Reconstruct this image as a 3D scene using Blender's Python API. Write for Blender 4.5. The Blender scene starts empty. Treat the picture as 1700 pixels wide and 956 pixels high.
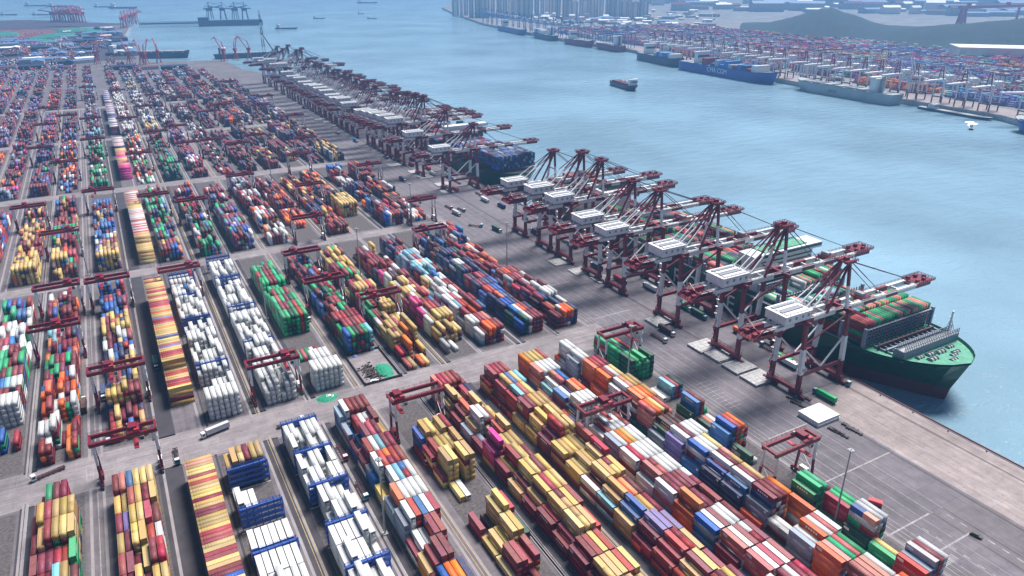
import bpy, math, random
import numpy as np
from mathutils import Vector, Matrix
R = math.radians
random.seed(7)
rng = np.random.default_rng(7)
S = bpy.context.scene
COL = S.collection

# ---------------------------------------------------------------- camera, sky, sun, exposure
CAMH = 200.0
PITCH, YAW = R(23.7575), R(29.0426)
FPX = 1195.0
cam = bpy.data.cameras.new('camera')
co = bpy.data.objects.new('camera', cam)
COL.objects.link(co)
co.location = (0, 0, CAMH)
co.rotation_euler = (R(90) - PITCH, 0, -YAW)
cam.sensor_width = 36
cam.lens = 36 * FPX / 1700
cam.clip_start = 1
cam.clip_end = 60000
S.camera = co

SUN_EL, SUN_AZ = R(63), R(66)          # azimuth clockwise from +Y
world = bpy.data.worlds.new('World')
S.world = world
world.use_nodes = True
wn = world.node_tree.nodes
wl = world.node_tree.links
sky = wn.new('ShaderNodeTexSky')
sky.sky_type = 'NISHITA'
sky.sun_disc = False
sky.sun_elevation = SUN_EL
sky.sun_rotation = SUN_AZ
sky.altitude = 200
sky.air_density = 1.0
sky.dust_density = 1.5
sky.ozone_density = 2.0
bg = wn['Background']
wl.new(sky.outputs[0], bg.inputs[0])
bg.inputs[1].default_value = 0.052
sl = bpy.data.lights.new('sun', 'SUN')
sl.energy = 4.7
sl.angle = R(22.0)
sl.color = (1.0, 0.95, 0.88)
so = bpy.data.objects.new('sun', sl)
COL.objects.link(so)
sd = Vector((math.sin(SUN_AZ) * math.cos(SUN_EL), math.cos(SUN_AZ) * math.cos(SUN_EL), math.sin(SUN_EL)))
so.rotation_euler = sd.to_track_quat('Z', 'Y').to_euler()
so.location = (0, 0, 900)
S.view_settings.view_transform = 'Standard'
S.view_settings.look = 'None'
S.view_settings.gamma = 1
S.view_settings.exposure = 0.72
S.view_settings.use_curve_mapping = False
S.cycles.max_bounces = 5
S.cycles.diffuse_bounces = 1
S.cycles.glossy_bounces = 2
S.cycles.volume_bounces = 0
S.cycles.transparent_max_bounces = 6

_fw = np.array([math.sin(YAW) * math.cos(PITCH), math.cos(YAW) * math.cos(PITCH), -math.sin(PITCH)])
_rt = np.array([math.cos(YAW), -math.sin(YAW), 0.0])
_dn = -np.cross(_rt, _fw)


def G(px, py, z=0.0):
    """Place on the level z seen at a spot of the 1700 x 956 photograph (survey helper)."""
    d = _fw + (px - 850) / FPX * _rt + (py - 478) / FPX * _dn
    t = (z - CAMH) / d[2]
    return float(d[0] * t), float(d[1] * t)


def PR(x, y, z):
    v = np.array([x, y, z - CAMH])
    w = v @ _fw
    return 850 + FPX * (v @ _rt) / w, 478 + FPX * (v @ _dn) / w, w


# ---------------------------------------------------------------- materials
MATS = {}


def mat(name, col, rough=0.6, metal=0.0, noise=0.0, nscale=0.5, rnd=0.0, bump=0.0, bscale=2.0, dust_toplight=0.0, spec=0.5):
    if name in MATS:
        return MATS[name]
    m = bpy.data.materials.new(name)
    m.use_nodes = True
    nt = m.node_tree
    b = nt.nodes['Principled BSDF']
    b.inputs['Roughness'].default_value = rough
    b.inputs['Metallic'].default_value = metal
    b.inputs['Specular IOR Level'].default_value = spec
    b.inputs['Base Color'].default_value = (*col, 1)
    if noise or rnd:
        last = None
        geo = nt.nodes.new('ShaderNodeNewGeometry')
        val = None
        if noise:
            tx = nt.nodes.new('ShaderNodeTexNoise')
            tx.inputs['Scale'].default_value = nscale
            tx.inputs['Detail'].default_value = 6
            tx.inputs['Roughness'].default_value = 0.65
            nt.links.new(geo.outputs['Position'], tx.inputs['Vector'])
            mr = nt.nodes.new('ShaderNodeMapRange')
            mr.inputs['From Min'].default_value = 0.3
            mr.inputs['From Max'].default_value = 0.7
            mr.inputs['To Min'].default_value = 1 - noise
            mr.inputs['To Max'].default_value = 1 + noise
            nt.links.new(tx.outputs['Fac'], mr.inputs['Value'])
            val = mr.outputs[0]
        if rnd:
            m2 = nt.nodes.new('ShaderNodeMapRange')
            m2.inputs['To Min'].default_value = 1 - rnd
            m2.inputs['To Max'].default_value = 1 + rnd
            nt.links.new(geo.outputs['Random Per Island'], m2.inputs['Value'])
            if val:
                mu = nt.nodes.new('ShaderNodeMath')
                mu.operation = 'MULTIPLY'
                nt.links.new(val, mu.inputs[0])
                nt.links.new(m2.outputs[0], mu.inputs[1])
                val = mu.outputs[0]
            else:
                val = m2.outputs[0]
        vm = nt.nodes.new('ShaderNodeVectorMath')
        vm.operation = 'SCALE'
        vm.inputs[0].default_value = col
        nt.links.new(val, vm.inputs['Scale'])
        nt.links.new(vm.outputs[0], b.inputs['Base Color'])
        if dust_toplight:                       # roof dust and bleaching, plus top light painted in by paling upward faces
            sp = nt.nodes.new('ShaderNodeSeparateXYZ')
            nt.links.new(geo.outputs['Normal'], sp.inputs[0])
            td = nt.nodes.new('ShaderNodeTexNoise')
            td.inputs['Scale'].default_value = 0.9
            td.inputs['Detail'].default_value = 5
            nt.links.new(geo.outputs['Position'], td.inputs['Vector'])
            dm_ = nt.nodes.new('ShaderNodeMath')
            dm_.operation = 'MULTIPLY'
            dm_.use_clamp = True
            nt.links.new(sp.outputs['Z'], dm_.inputs[0])
            nt.links.new(td.outputs['Fac'], dm_.inputs[1])
            d2 = nt.nodes.new('ShaderNodeMath')
            d2.operation = 'MULTIPLY'
            d2.use_clamp = True
            nt.links.new(dm_.outputs[0], d2.inputs[0])
            d2.inputs[1].default_value = dust_toplight * 2
            mx = nt.nodes.new('ShaderNodeMix')
            mx.data_type = 'RGBA'
            nt.links.new(d2.outputs[0], mx.inputs['Factor'])
            nt.links.new(vm.outputs[0], mx.inputs['A'])
            mx.inputs['B'].default_value = (0.50, 0.45, 0.44, 1)
            nt.links.new(mx.outputs['Result'], b.inputs['Base Color'])
    if bump:
        tb = nt.nodes.new('ShaderNodeTexNoise')
        tb.inputs['Scale'].default_value = bscale
        tb.inputs['Detail'].default_value = 4
        g2 = nt.nodes.new('ShaderNodeNewGeometry')
        nt.links.new(g2.outputs['Position'], tb.inputs['Vector'])
        bp = nt.nodes.new('ShaderNodeBump')
        bp.inputs['Strength'].default_value = bump
        nt.links.new(tb.outputs['Fac'], bp.inputs['Height'])
        nt.links.new(bp.outputs[0], b.inputs['Normal'])
    MATS[name] = m
    return m


# container paints: code -> (word, base colour)
PAINT = {
    'm': ('maroon', (0.20, 0.020, 0.038)), 'r': ('red', (0.38, 0.040, 0.050)), 'y': ('yellow', (0.60, 0.42, 0.15)),
    'o': ('orange', (0.80, 0.17, 0.025)), 'w': ('white', (0.68, 0.70, 0.71)), 'g': ('slate', (0.27, 0.34, 0.45)),
    's': ('silver', (0.45, 0.47, 0.50)), 'n': ('navy', (0.025, 0.040, 0.12)), 'b': ('blue', (0.03, 0.13, 0.42)),
    'G': ('green', (0.02, 0.36, 0.15)), 'v': ('bottle-green', (0.010, 0.085, 0.055)), 'k': ('magenta', (0.62, 0.02, 0.26)),
    't': ('turquoise', (0.22, 0.50, 0.62)), 'd': ('brown', (0.06, 0.025, 0.025)), 'p': ('violet', (0.20, 0.17, 0.42)),
    'l': ('salmon', (0.62, 0.20, 0.17)),
}
PCODES = list(PAINT)


def paint_mat(name, col):
    m = bpy.data.materials.new(name)
    m.use_nodes = True
    nt = m.node_tree
    N, L = nt.nodes, nt.links
    b = N['Principled BSDF']
    b.inputs['Roughness'].default_value = 0.5
    b.inputs['Specular IOR Level'].default_value = 0.3
    geo = N.new('ShaderNodeNewGeometry')

    def math_(op, a, c, clamp=False):
        q = N.new('ShaderNodeMath')
        q.operation = op
        q.use_clamp = clamp
        for i_, v in enumerate((a, c)):
            if isinstance(v, (int, float)):
                q.inputs[i_].default_value = v
            else:
                L.new(v, q.inputs[i_])
        return q.outputs[0]

    def noise(sc, det=5, scl=(1, 1, 1)):
        mp = N.new('ShaderNodeMapping')
        mp.inputs['Scale'].default_value = scl
        L.new(geo.outputs['Position'], mp.inputs['Vector'])
        t = N.new('ShaderNodeTexNoise')
        t.inputs['Scale'].default_value = sc
        t.inputs['Detail'].default_value = det
        t.inputs['Roughness'].default_value = 0.7
        L.new(mp.outputs[0], t.inputs['Vector'])
        return t.outputs['Fac']
    at = N.new('ShaderNodeAttribute')
    at.attribute_name = 'shade'
    oi = N.new('ShaderNodeObjectInfo')
    sc_ = N.new('ShaderNodeSeparateColor')
    L.new(oi.outputs['Color'], sc_.inputs[0])
    rv = math_('ADD', at.outputs['Fac'], sc_.outputs[0], True)
    r2 = math_('FRACT', math_('MULTIPLY', rv, 17.3), 0.0)
    r3 = math_('FRACT', math_('MULTIPLY', rv, 41.7), 0.0)
    hs = N.new('ShaderNodeHueSaturation')
    hs.inputs['Color'].default_value = (*col, 1)
    L.new(math_('ADD', math_('MULTIPLY', r2, 0.036), 0.482), hs.inputs['Hue'])
    L.new(math_('ADD', math_('MULTIPLY', r3, 0.25), 0.88), hs.inputs['Saturation'])
    L.new(math_('ADD', math_('MULTIPLY', rv, 0.62 if name.endswith('white') is False else 0.2), 0.62 if name.endswith('white') is False else 0.82), hs.inputs['Value'])
    # grime and rust
    g1 = math_('SUBTRACT', noise(1.3), 0.50)
    rust = math_('MULTIPLY', g1, 3.2 if name.endswith('white') is False else 1.6, True)
    mx = N.new('ShaderNodeMix')
    mx.data_type = 'RGBA'
    L.new(rust, mx.inputs['Factor'])
    L.new(hs.outputs[0], mx.inputs['A'])
    mx.inputs['B'].default_value = (col[0] * .45 + .035, col[1] * .40 + .022, col[2] * .38 + .018, 1)
    # roof dust, also painted top light: upward faces paled against the sides
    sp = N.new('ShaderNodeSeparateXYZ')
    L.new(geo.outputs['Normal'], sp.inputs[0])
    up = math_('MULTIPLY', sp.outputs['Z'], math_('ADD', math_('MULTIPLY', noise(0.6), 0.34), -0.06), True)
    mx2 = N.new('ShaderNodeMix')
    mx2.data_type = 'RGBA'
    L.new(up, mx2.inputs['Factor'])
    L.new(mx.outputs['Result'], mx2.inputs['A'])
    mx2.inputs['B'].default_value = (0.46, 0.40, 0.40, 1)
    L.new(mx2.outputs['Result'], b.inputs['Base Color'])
    MATS[name] = m
    return m


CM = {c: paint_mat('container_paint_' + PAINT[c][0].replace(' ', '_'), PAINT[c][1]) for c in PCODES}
M_rod = mat('lock_rod_steel', (0.10, 0.10, 0.11), 0.5, 0.3)
M_grille = mat('cooling_unit_grille', (0.13, 0.14, 0.16), 0.5)
M_mark = mat('container_marking_white', (0.75, 0.76, 0.76), 0.5)
M_maroon = mat('crane_paint_maroon', (0.17, 0.008, 0.024), 0.4, 0, 0.25, 0.3, 0.08)
M_cwhite = mat('crane_paint_white', (0.74, 0.75, 0.77), 0.45, 0, 0.12, 0.4)
M_cred = mat('crane_paint_red', (0.42, 0.03, 0.05), 0.45, 0, 0.15, 0.3)
M_cblue = mat('crane_paint_blue', (0.05, 0.16, 0.40), 0.5)
M_dark = mat('dark_steel', (0.035, 0.03, 0.035), 0.5, 0.2)
M_rubber = mat('tyre_rubber', (0.02, 0.02, 0.02), 0.8)
M_grey = mat('grey_steel', (0.30, 0.32, 0.34), 0.5, 0.1, 0.15, 0.4)
M_glass = mat('cab_glass', (0.03, 0.05, 0.07), 0.1)
M_roofgrey = mat('machinery_roof_panel', (0.22, 0.24, 0.28), 0.5)
M_rackblue = mat('rack_paint_blue', (0.03, 0.10, 0.42), 0.5, 0, 0.2, 0.5)
M_conc = mat('concrete_pale', (0.42, 0.41, 0.40), 0.9, 0, 0.25, 0.15)
M_hatch = mat('hatch_cover_grey', (0.40, 0.39, 0.40), 0.8, 0, 0.35, 0.6)
M_hatchw = mat('hatch_cover_white', (0.68, 0.68, 0.70), 0.8, 0, 0.2, 0.6)
M_hullg = mat('ship_paint_green', (0.0025, 0.055, 0.026), 0.35, 0, 0.2, 0.06)
M_deckg = mat('ship_deck_mint', (0.065, 0.28, 0.185), 0.6, 0, 0.38, 0.35)
M_boot = mat('ship_boot_red', (0.095, 0.012, 0.02), 0.5, 0, 0.2, 0.1)
M_shipw = mat('ship_superstructure_white', (0.72, 0.74, 0.76), 0.5)
M_shipgr = mat('ship_paint_grey', (0.33, 0.37, 0.40), 0.5, 0, 0.15, 0.05)
M_shipn = mat('ship_paint_navy', (0.012, 0.028, 0.085), 0.45)
M_shipb = mat('ship_paint_blue', (0.015, 0.06, 0.33), 0.45)
M_shipm = mat('ship_paint_maroon', (0.19, 0.03, 0.06), 0.5)
M_lash = mat('lashing_bridge_grey', (0.21, 0.23, 0.30), 0.5)
M_net = mat('green_tarpaulin', (0.01, 0.24, 0.14), 0.8, 0, 0.35, 1.2, 0, 0.6, 3)
M_rubble = mat('rubble_brown', (0.11, 0.085, 0.085), 0.95, 0, 0.5, 0.8)
M_white = mat('road_paint_white', (0.27, 0.255, 0.27), 0.8, 0, 0.45, 0.5)
M_yellow = mat('road_paint_yellow', (0.34, 0.25, 0.12), 0.8, 0, 0.3, 0.8)
M_rail = mat('rail_steel', (0.05, 0.045, 0.05), 0.5, 0.4)
M_beamc = mat('rtg_runway_concrete', (0.24, 0.22, 0.235), 0.9, 0, 0.2, 0.1)
M_bldg = mat('apartment_wall', (0.75, 0.70, 0.66), 0.8, 0, 0.1, 0.05)
M_bldg2 = mat('apartment_wall_grey', (0.62, 0.66, 0.72), 0.8, 0, 0.1, 0.05)
M_win = mat('apartment_window', (0.30, 0.34, 0.40), 0.3)
M_roofw = mat('warehouse_roof_white', (0.70, 0.71, 0.72), 0.6, 0, 0.1, 0.02)
M_roofb = mat('shed_roof_blue', (0.08, 0.16, 0.33), 0.6, 0, 0.2, 0.02)
M_soil = mat('stockpile_dark', (0.045, 0.035, 0.055), 0.95, 0, 0.4, 0.05)
M_soilr = mat('stockpile_red', (0.14, 0.05, 0.06), 0.95, 0, 0.3, 0.05)
M_soilg = mat('stockpile_net_green', (0.02, 0.17, 0.13), 0.9, 0, 0.3, 0.05)
M_foam = mat('wake_foam', (0.75, 0.78, 0.78), 0.8)


def asphalt(name='yard_asphalt', col=(0.128, 0.112, 0.128), bw=26, bh=14, track=(1, 0.02, 1)):
    m = bpy.data.materials.new(name)
    m.use_nodes = True
    nt = m.node_tree
    N, L = nt.nodes, nt.links
    b = N['Principled BSDF']
    b.inputs['Roughness'].default_value = 0.8
    geo = N.new('ShaderNodeNewGeometry')

    def noise(sc, scl=(1, 1, 1), det=6):
        mp = N.new('ShaderNodeMapping')
        mp.inputs['Scale'].default_value = scl
        L.new(geo.outputs['Position'], mp.inputs['Vector'])
        t = N.new('ShaderNodeTexNoise')
        t.inputs['Scale'].default_value = sc
        t.inputs['Detail'].default_value = det
        t.inputs['Roughness'].default_value = 0.65
        L.new(mp.outputs[0], t.inputs['Vector'])
        return t.outputs['Fac']

    def rng_(v, a, b2, c, d):
        r = N.new('ShaderNodeMapRange')
        for i, q in zip(('From Min', 'From Max', 'To Min', 'To Max'), (a, b2, c, d)):
            r.inputs[i].default_value = q
        L.new(v, r.inputs['Value'])
        return r.outputs[0]

    def mul(a, c):
        q = N.new('ShaderNodeMath')
        q.operation = 'MULTIPLY'
        L.new(a, q.inputs[0])
        L.new(c, q.inputs[1])
        return q.outputs[0]
    big = rng_(noise(0.02), 0.3, 0.7, 0.74, 1.24)
    mid = rng_(noise(0.16), 0.3, 0.7, 0.84, 1.16)
    trk = rng_(noise(0.45, track), 0.3, 0.7, 0.76, 1.22)      # tyre tracks run along the rows
    fine = rng_(noise(1.6), 0.3, 0.7, 0.9, 1.1)
    # slab panels
    br = N.new('ShaderNodeTexBrick')
    br.offset = 0.5
    br.inputs['Color1'].default_value = (1, 1, 1, 1)
    br.inputs['Color2'].default_value = (0.86, 0.86, 0.86, 1)
    br.inputs['Mortar'].default_value = (0.72, 0.72, 0.72, 1)
    br.inputs['Scale'].default_value = 1.0
    br.inputs['Mortar Size'].default_value = 0.12
    br.inputs['Brick Width'].default_value = bw
    br.inputs['Row Height'].default_value = bh
    L.new(geo.outputs['Position'], br.inputs['Vector'])
    st = rng_(noise(0.33, det=3), 0.60, 0.74, 1.0, 0.62)          # oil stains
    v = mul(mul(mul(mul(big, mid), mul(trk, fine)), br.outputs['Color']), st)
    vm = N.new('ShaderNodeVectorMath')
    vm.operation = 'SCALE'
    vm.inputs[0].default_value = col
    L.new(v, vm.inputs['Scale'])
    L.new(vm.outputs[0], b.inputs['Base Color'])
    return m


M_asph = asphalt()
M_road = asphalt('road_concrete', (0.225, 0.198, 0.212), 12, 9, (0.04, 1, 1))
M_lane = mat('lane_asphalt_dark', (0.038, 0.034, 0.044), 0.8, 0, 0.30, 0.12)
M_quay = asphalt('quay_concrete', (0.265, 0.222, 0.230), 5.2, 40)
M_gravel = mat('stack_bed_gravel', (0.085, 0.075, 0.08), 0.95, 0, 0.55, 0.7)
M_land = mat('far_land', (0.17, 0.17, 0.18), 0.9, 0, 0.4, 0.012)
M_apron = asphalt('apron_asphalt', (0.130, 0.115, 0.138), 20, 12)


def water_mat():
    m = bpy.data.materials.new('harbour_water')
    m.use_nodes = True
    nt = m.node_tree
    N, L = nt.nodes, nt.links
    b = N['Principled BSDF']
    b.inputs['Base Color'].default_value = (0.20, 0.325, 0.42, 1)
    b.inputs['Roughness'].default_value = 0.16
    b.inputs['IOR'].default_value = 1.33
    geo = N.new('ShaderNodeNewGeometry')

    def bump(scale, scl, strength, dist, prev=None, det=3):
        mp = N.new('ShaderNodeMapping')
        mp.inputs['Scale'].default_value = scl
        mp.inputs['Rotation'].default_value = (0, 0, R(-25))
        L.new(geo.outputs['Position'], mp.inputs['Vector'])
        t = N.new('ShaderNodeTexNoise')
        t.inputs['Scale'].default_value = scale
        t.inputs['Detail'].default_value = det
        L.new(mp.outputs[0], t.inputs['Vector'])
        bp = N.new('ShaderNodeBump')
        bp.inputs['Strength'].default_value = strength
        bp.inputs['Distance'].default_value = dist
        L.new(t.outputs['Fac'], bp.inputs['Height'])
        if prev:
            L.new(prev, bp.inputs['Normal'])
        return bp.outputs[0]
    n = bump(0.035, (1, 2.4, 1), 0.7, 4.0, None, 4)
    n = bump(0.22, (1, 2.2, 1), 0.8, 0.9, n, 5)
    L.new(n, b.inputs['Normal'])
    t = N.new('ShaderNodeTexNoise')
    t.inputs['Scale'].default_value = 0.004
    t.inputs['Detail'].default_value = 5
    L.new(geo.outputs['Position'], t.inputs['Vector'])
    cr = N.new('ShaderNodeMapRange')
    cr.inputs['From Min'].default_value = 0.3
    cr.inputs['From Max'].default_value = 0.7
    cr.inputs['To Min'].default_value = 0.74
    cr.inputs['To Max'].default_value = 1.22
    L.new(t.outputs['Fac'], cr.inputs['Value'])
    vm = N.new('ShaderNodeVectorMath')
    vm.operation = 'SCALE'
    vm.inputs[0].default_value = (0.20, 0.325, 0.42)
    L.new(cr.outputs[0], vm.inputs['Scale'])
    L.new(vm.outputs[0], b.inputs['Base Color'])
    return m


M_water = water_mat()


def hill_mat():
    return mat('hill_forest', (0.008, 0.024, 0.032), 0.95, 0, 0.5, 0.02, 0, 1.0, 0.02)


M_hill = hill_mat()


# ---------------------------------------------------------------- mesh builder
class MB:
    def __init__(s):
        s.v, s.f, s.mi, s.mats = [], [], [], []

    def m(s, m_):
        if m_ not in s.mats:
            s.mats.append(m_)
        return s.mats.index(m_)

    def box(s, x0, x1, y0, y1, z0, z1, m_):
        k = s.m(m_)
        n = len(s.v)
        s.v += [(x0, y0, z0), (x1, y0, z0), (x1, y1, z0), (x0, y1, z0), (x0, y0, z1), (x1, y0, z1), (x1, y1, z1), (x0, y1, z1)]
        for q in ((0, 3, 2, 1), (4, 5, 6, 7), (0, 1, 5, 4), (1, 2, 6, 5), (2, 3, 7, 6), (3, 0, 4, 7)):
            s.f.append([n + i for i in q])
            s.mi.append(k)
        return s

    def bar(s, a, b, w, m_, h=None):
        """a square bar from a to b"""
        h = h or w
        k = s.m(m_)
        a, b = Vector(a), Vector(b)
        d = (b - a)
        if d.length < 1e-6:
            return s
        d.normalize()
        up = Vector((0, 0, 1)) if abs(d.z) < 0.95 else Vector((0, 1, 0))
        r = d.cross(up).normalized()
        u = r.cross(d).normalized()
        n = len(s.v)
        for p in (a, b):
            for i, j in ((-1, -1), (1, -1), (1, 1), (-1, 1)):
                s.v.append(tuple(p + r * (i * w / 2) + u * (j * h / 2)))
        for q in ((0, 1, 2, 3), (7, 6, 5, 4), (0, 4, 5, 1), (1, 5, 6, 2), (2, 6, 7, 3), (3, 7, 4, 0)):
            s.f.append([n + i for i in q])
            s.mi.append(k)
        return s

    def cyl(s, a, b, r, m_, seg=8, r2=None):
        k = s.m(m_)
        a, b = Vector(a), Vector(b)
        r2 = r if r2 is None else r2
        d = (b - a).normalized()
        up = Vector((0, 0, 1)) if abs(d.z) < 0.95 else Vector((0, 1, 0))
        x = d.cross(up).normalized()
        y = x.cross(d).normalized()
        n = len(s.v)
        for p, rr in ((a, r), (b, r2)):
            for i in range(seg):
                t = 2 * math.pi * i / seg
                s.v.append(tuple(p + x * (rr * math.cos(t)) + y * (rr * math.sin(t))))
        for i in range(seg):
            j = (i + 1) % seg
            s.f.append([n + i, n + j, n + seg + j, n + seg + i])
            s.mi.append(k)
        s.f.append([n + i for i in range(seg)][::-1])
        s.mi.append(k)
        s.f.append([n + seg + i for i in range(seg)])
        s.mi.append(k)
        return s

    def prism(s, pts, z0, z1, m_, mtop=None):
        """vertical prism over polygon pts (counter-clockwise)"""
        k = s.m(m_)
        kt = s.m(mtop or m_)
        n = len(s.v)
        q = len(pts)
        s.v += [(p[0], p[1], z0) for p in pts] + [(p[0], p[1], z1) for p in pts]
        for i in range(q):
            j = (i + 1) % q
            s.f.append([n + i, n + j, n + q + j, n + q + i])
            s.mi.append(k)
        s.f.append([n + q + i for i in range(q)])
        s.mi.append(kt)
        s.f.append([n + i for i in range(q)][::-1])
        s.mi.append(k)
        return s

    def quad(s, pts, m_):
        n = len(s.v)
        s.v += [tuple(p) for p in pts]
        s.f.append(list(range(n, n + len(pts))))
        s.mi.append(s.m(m_))
        return s

    def rail(s, pts, h, m_, w=0.12, posts=3.0):
        for a, b in zip(pts[:-1], pts[1:]):
            a, b = Vector(a), Vector(b)
            for q in (h, h * 0.5):
                s.bar(a + Vector((0, 0, q)), b + Vector((0, 0, q)), w, m_)
            n = max(1, int((b - a).length / posts))
            for i in range(n + 1):
                p = a.lerp(b, i / n)
                s.bar(p, p + Vector((0, 0, h)), w, m_)
        return s

    def mesh(s, name):
        me = bpy.data.meshes.new(name)
        me.from_pydata(s.v, [], s.f)
        for m_ in s.mats:
            me.materials.append(m_)
        me.polygons.foreach_set('material_index', s.mi)
        me.update()
        return me

    def obj(s, name, parent=None, loc=None, smooth=False):
        me = s.mesh(name)
        if smooth:
            me.polygons.foreach_set('use_smooth', [True] * len(me.polygons))
        o = bpy.data.objects.new(name, me)
        COL.objects.link(o)
        if parent:
            o.parent = parent
        if loc:
            o.location = loc
        return o


def tag(o, label=None, cat=None, group=None, kind=None):
    if label:
        o['label'] = label
    if cat:
        o['category'] = cat
    if group:
        o['group'] = group
    if kind:
        o['kind'] = kind
    return o


def empty(name, loc=(0, 0, 0), rz=0.0):
    o = bpy.data.objects.new(name, None)
    o.empty_display_size = 1
    COL.objects.link(o)
    o.location = loc
    o.rotation_euler = (0, 0, rz)
    return o


def dup(root, loc, rz=0.0, scale=None):
    r = root.copy()
    COL.objects.link(r)
    r.location = loc
    r.rotation_euler = (0, 0, rz)
    if scale:
        r.scale = scale
    for ch in CH.get(root.name, []):
        c = ch.copy()
        COL.objects.link(c)
        c.parent = r
        for g_ in CH.get(ch.name, []):
            d = g_.copy()
            COL.objects.link(d)
            d.parent = c
    return r


CH = {}


def reg(root):
    """remember the children of a prototype and of its parts"""
    CH[root.name] = [o for o in COL.objects if o.parent == root]
    for c in CH[root.name]:
        CH[c.name] = [o for o in COL.objects if o.parent == c]
    return root


def structure(mb, name, smooth=False):
    return tag(mb.obj(name, smooth=smooth), kind='structure')


def sheet(name, x0, x1, y0, y1, z, m_):
    b = MB()
    b.quad([(x0, y0, z), (x1, y0, z), (x1, y1, z), (x0, y1, z)], m_)
    return structure(b, name)


ORD = ['first', 'second', 'third', 'fourth', 'fifth', 'sixth', 'seventh', 'eighth', 'ninth', 'tenth', 'eleventh', 'twelfth',
       'thirteenth', 'fourteenth', 'fifteenth', 'sixteenth', 'seventeenth', 'eighteenth', 'nineteenth', 'twentieth',
       'twenty-first', 'twenty-second', 'twenty-third', 'twenty-fourth', 'twenty-fifth']
ORD += ['%s-%s' % (t, u) for t in ('twenty', 'thirty', 'forty', 'fifty', 'sixty', 'seventy', 'eighty') for u in ORD[:9]][5:]
# (index 25 upward continues twenty-sixth, twenty-seventh ... thirty-first ...)

# ---------------------------------------------------------------- water, land, roads
WZ = -8.5
b = MB()
nx = 24
xs = [-9000 + 34000 * i / nx for i in range(nx + 1)]
b.quad([(-16000, -3000, WZ), (26000, -3000, WZ), (26000, 32000, WZ), (-16000, 32000, WZ)], M_water)
structure(b, 'water')

QX = 322.0
b = MB()
b.prism([(-2500, -400), (QX, -400), (QX, 1600), (283, 1750), (276, 1965), (206, 1975), (106, 2010), (104, 2900), (150, 3420), (60, 3560),
         (-260, 3600), (-900, 3400), (-3800, 3900), (-3800, -400)], -30, 0, M_conc, M_asph)
structure(b, 'ground')
z1, z2, z3 = 0.004, 0.008, 0.012
APX = 240.0
sheet('quay_apron', APX, QX - 0.5, -300, 1590, z1, M_apron)
sheet('quay_deck', 283.0, QX - 0.6, -300, 205, z2, M_quay)
b = MB()
b.quad([(258, -300, z3), (283.2, -300, z3), (283.2, 118, z3), (258, 118, z3)], M_asph)
structure(b, 'apron_road')
ROADS = [(298.5, 325), (545, 559), (791, 808), (1062, 1078), (1335, 1350)]
b = MB()
for y0, y1 in ROADS:
    b.quad([(-900, y0, z1), (APX, y0, z1), (APX, y1, z1), (-900, y1, z1)], M_road)
structure(b, 'cross_road')
ROWS = {-8: -203, -7: -179, -6: -155, -5: -131, -4: -107, -3: -80, -2: -56, -1: -28, 0: -0.6, 1: 14, 2: 41, 3: 66, 4: 92.5, 5: 116, 6: 142, 7: 163.5, 8: 190.5, 9: 214}
ROWW = 16.0
SECT = [(60, 298), (326, 543), (562, 789), (810, 1060), (1080, 1333), (1352, 1600), (1615, 1850)]
# stack beds and dark lanes
b = MB()
for r, x in ROWS.items():
    if r == 0:
        continue
    for (y0, y1) in SECT[:5]:
        b.quad([(x - 0.6, y0 + 1, z1), (x + ROWW + 0.6, y0 + 1, z1), (x + ROWW + 0.6, y1 - 1, z1), (x - 0.6, y1 - 1, z1)], M_gravel)
structure(b, 'stack_bed_ground')
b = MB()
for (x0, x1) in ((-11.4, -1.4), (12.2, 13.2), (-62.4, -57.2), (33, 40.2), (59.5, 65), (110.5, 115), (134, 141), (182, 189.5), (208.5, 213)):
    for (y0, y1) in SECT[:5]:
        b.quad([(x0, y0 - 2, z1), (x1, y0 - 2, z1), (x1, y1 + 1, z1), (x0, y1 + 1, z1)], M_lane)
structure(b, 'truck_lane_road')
b = MB()
b.quad([(-3000, 2080, z1), (90, 2080, z1), (90, 3350, z1), (-3000, 3350, z1)], M_soil)
structure(b, 'bulk_yard_ground')
# gantry runways (pale strips) and painted lines along the rows
b = MB()
for r, x in ROWS.items():
    if r == 0:
        continue
    for dx in (-4.2, 18.9):
        for (y0, y1) in SECT[:5]:
            b.quad([(x + dx - 0.55, y0 - 4, z2), (x + dx + 0.55, y0 - 4, z2), (x + dx + 0.55, y1 + 4, z2), (x + dx - 0.55, y1 + 4, z2)], M_beamc)
structure(b, 'gantry_runway_ground')
b = MB()
for x in (-59.5, -34.5, 35.5, 37.0, 62.3, 86.5, 88.0, 113.0, 136.5, 138.0, 160.9, 186.5, 210.8, 234, 236.5, 239, 241.5, 247):
    for (y0, y1) in SECT[:5]:
        mm = M_yellow if x in (86.5, 88.0, 35.5, 37.0, 136.5, 138.0) else M_white
        b.quad([(x - 0.14, y0 - 3, z3), (x + 0.14, y0 - 3, z3), (x + 0.14, y1 + 3, z3), (x - 0.14, y1 + 3, z3)], mm)
for x in (253.0, 259.5, 266.0):
    b.quad([(x - 0.12, -200, z3), (x + 0.12, -200, z3), (x + 0.12, 1550, z3), (x - 0.12, 1550, z3)], M_white)
for i in range(13):                                          # deck lane lines beside the quay edge
    x = 285.5 + i * 2.7
    b.quad([(x - 0.12, -250, z3), (x + 0.12, -250, z3), (x + 0.12, 196, z3), (x - 0.12, 196, z3)], M_yellow if i % 2 else M_white)
for (y, x0, x1) in ((118.5, 232, 258), (152, 236, 281), (186, 240, 281), (330, 243, 270), (388, 243, 262), (104, 236, 262)):
    b.quad([(x0, y - 0.35, z3 + .004), (x1, y - 0.35, z3 + .004), (x1, y + 0.35, z3 + .004), (x0, y + 0.35, z3 + .004)], M_white)
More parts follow.
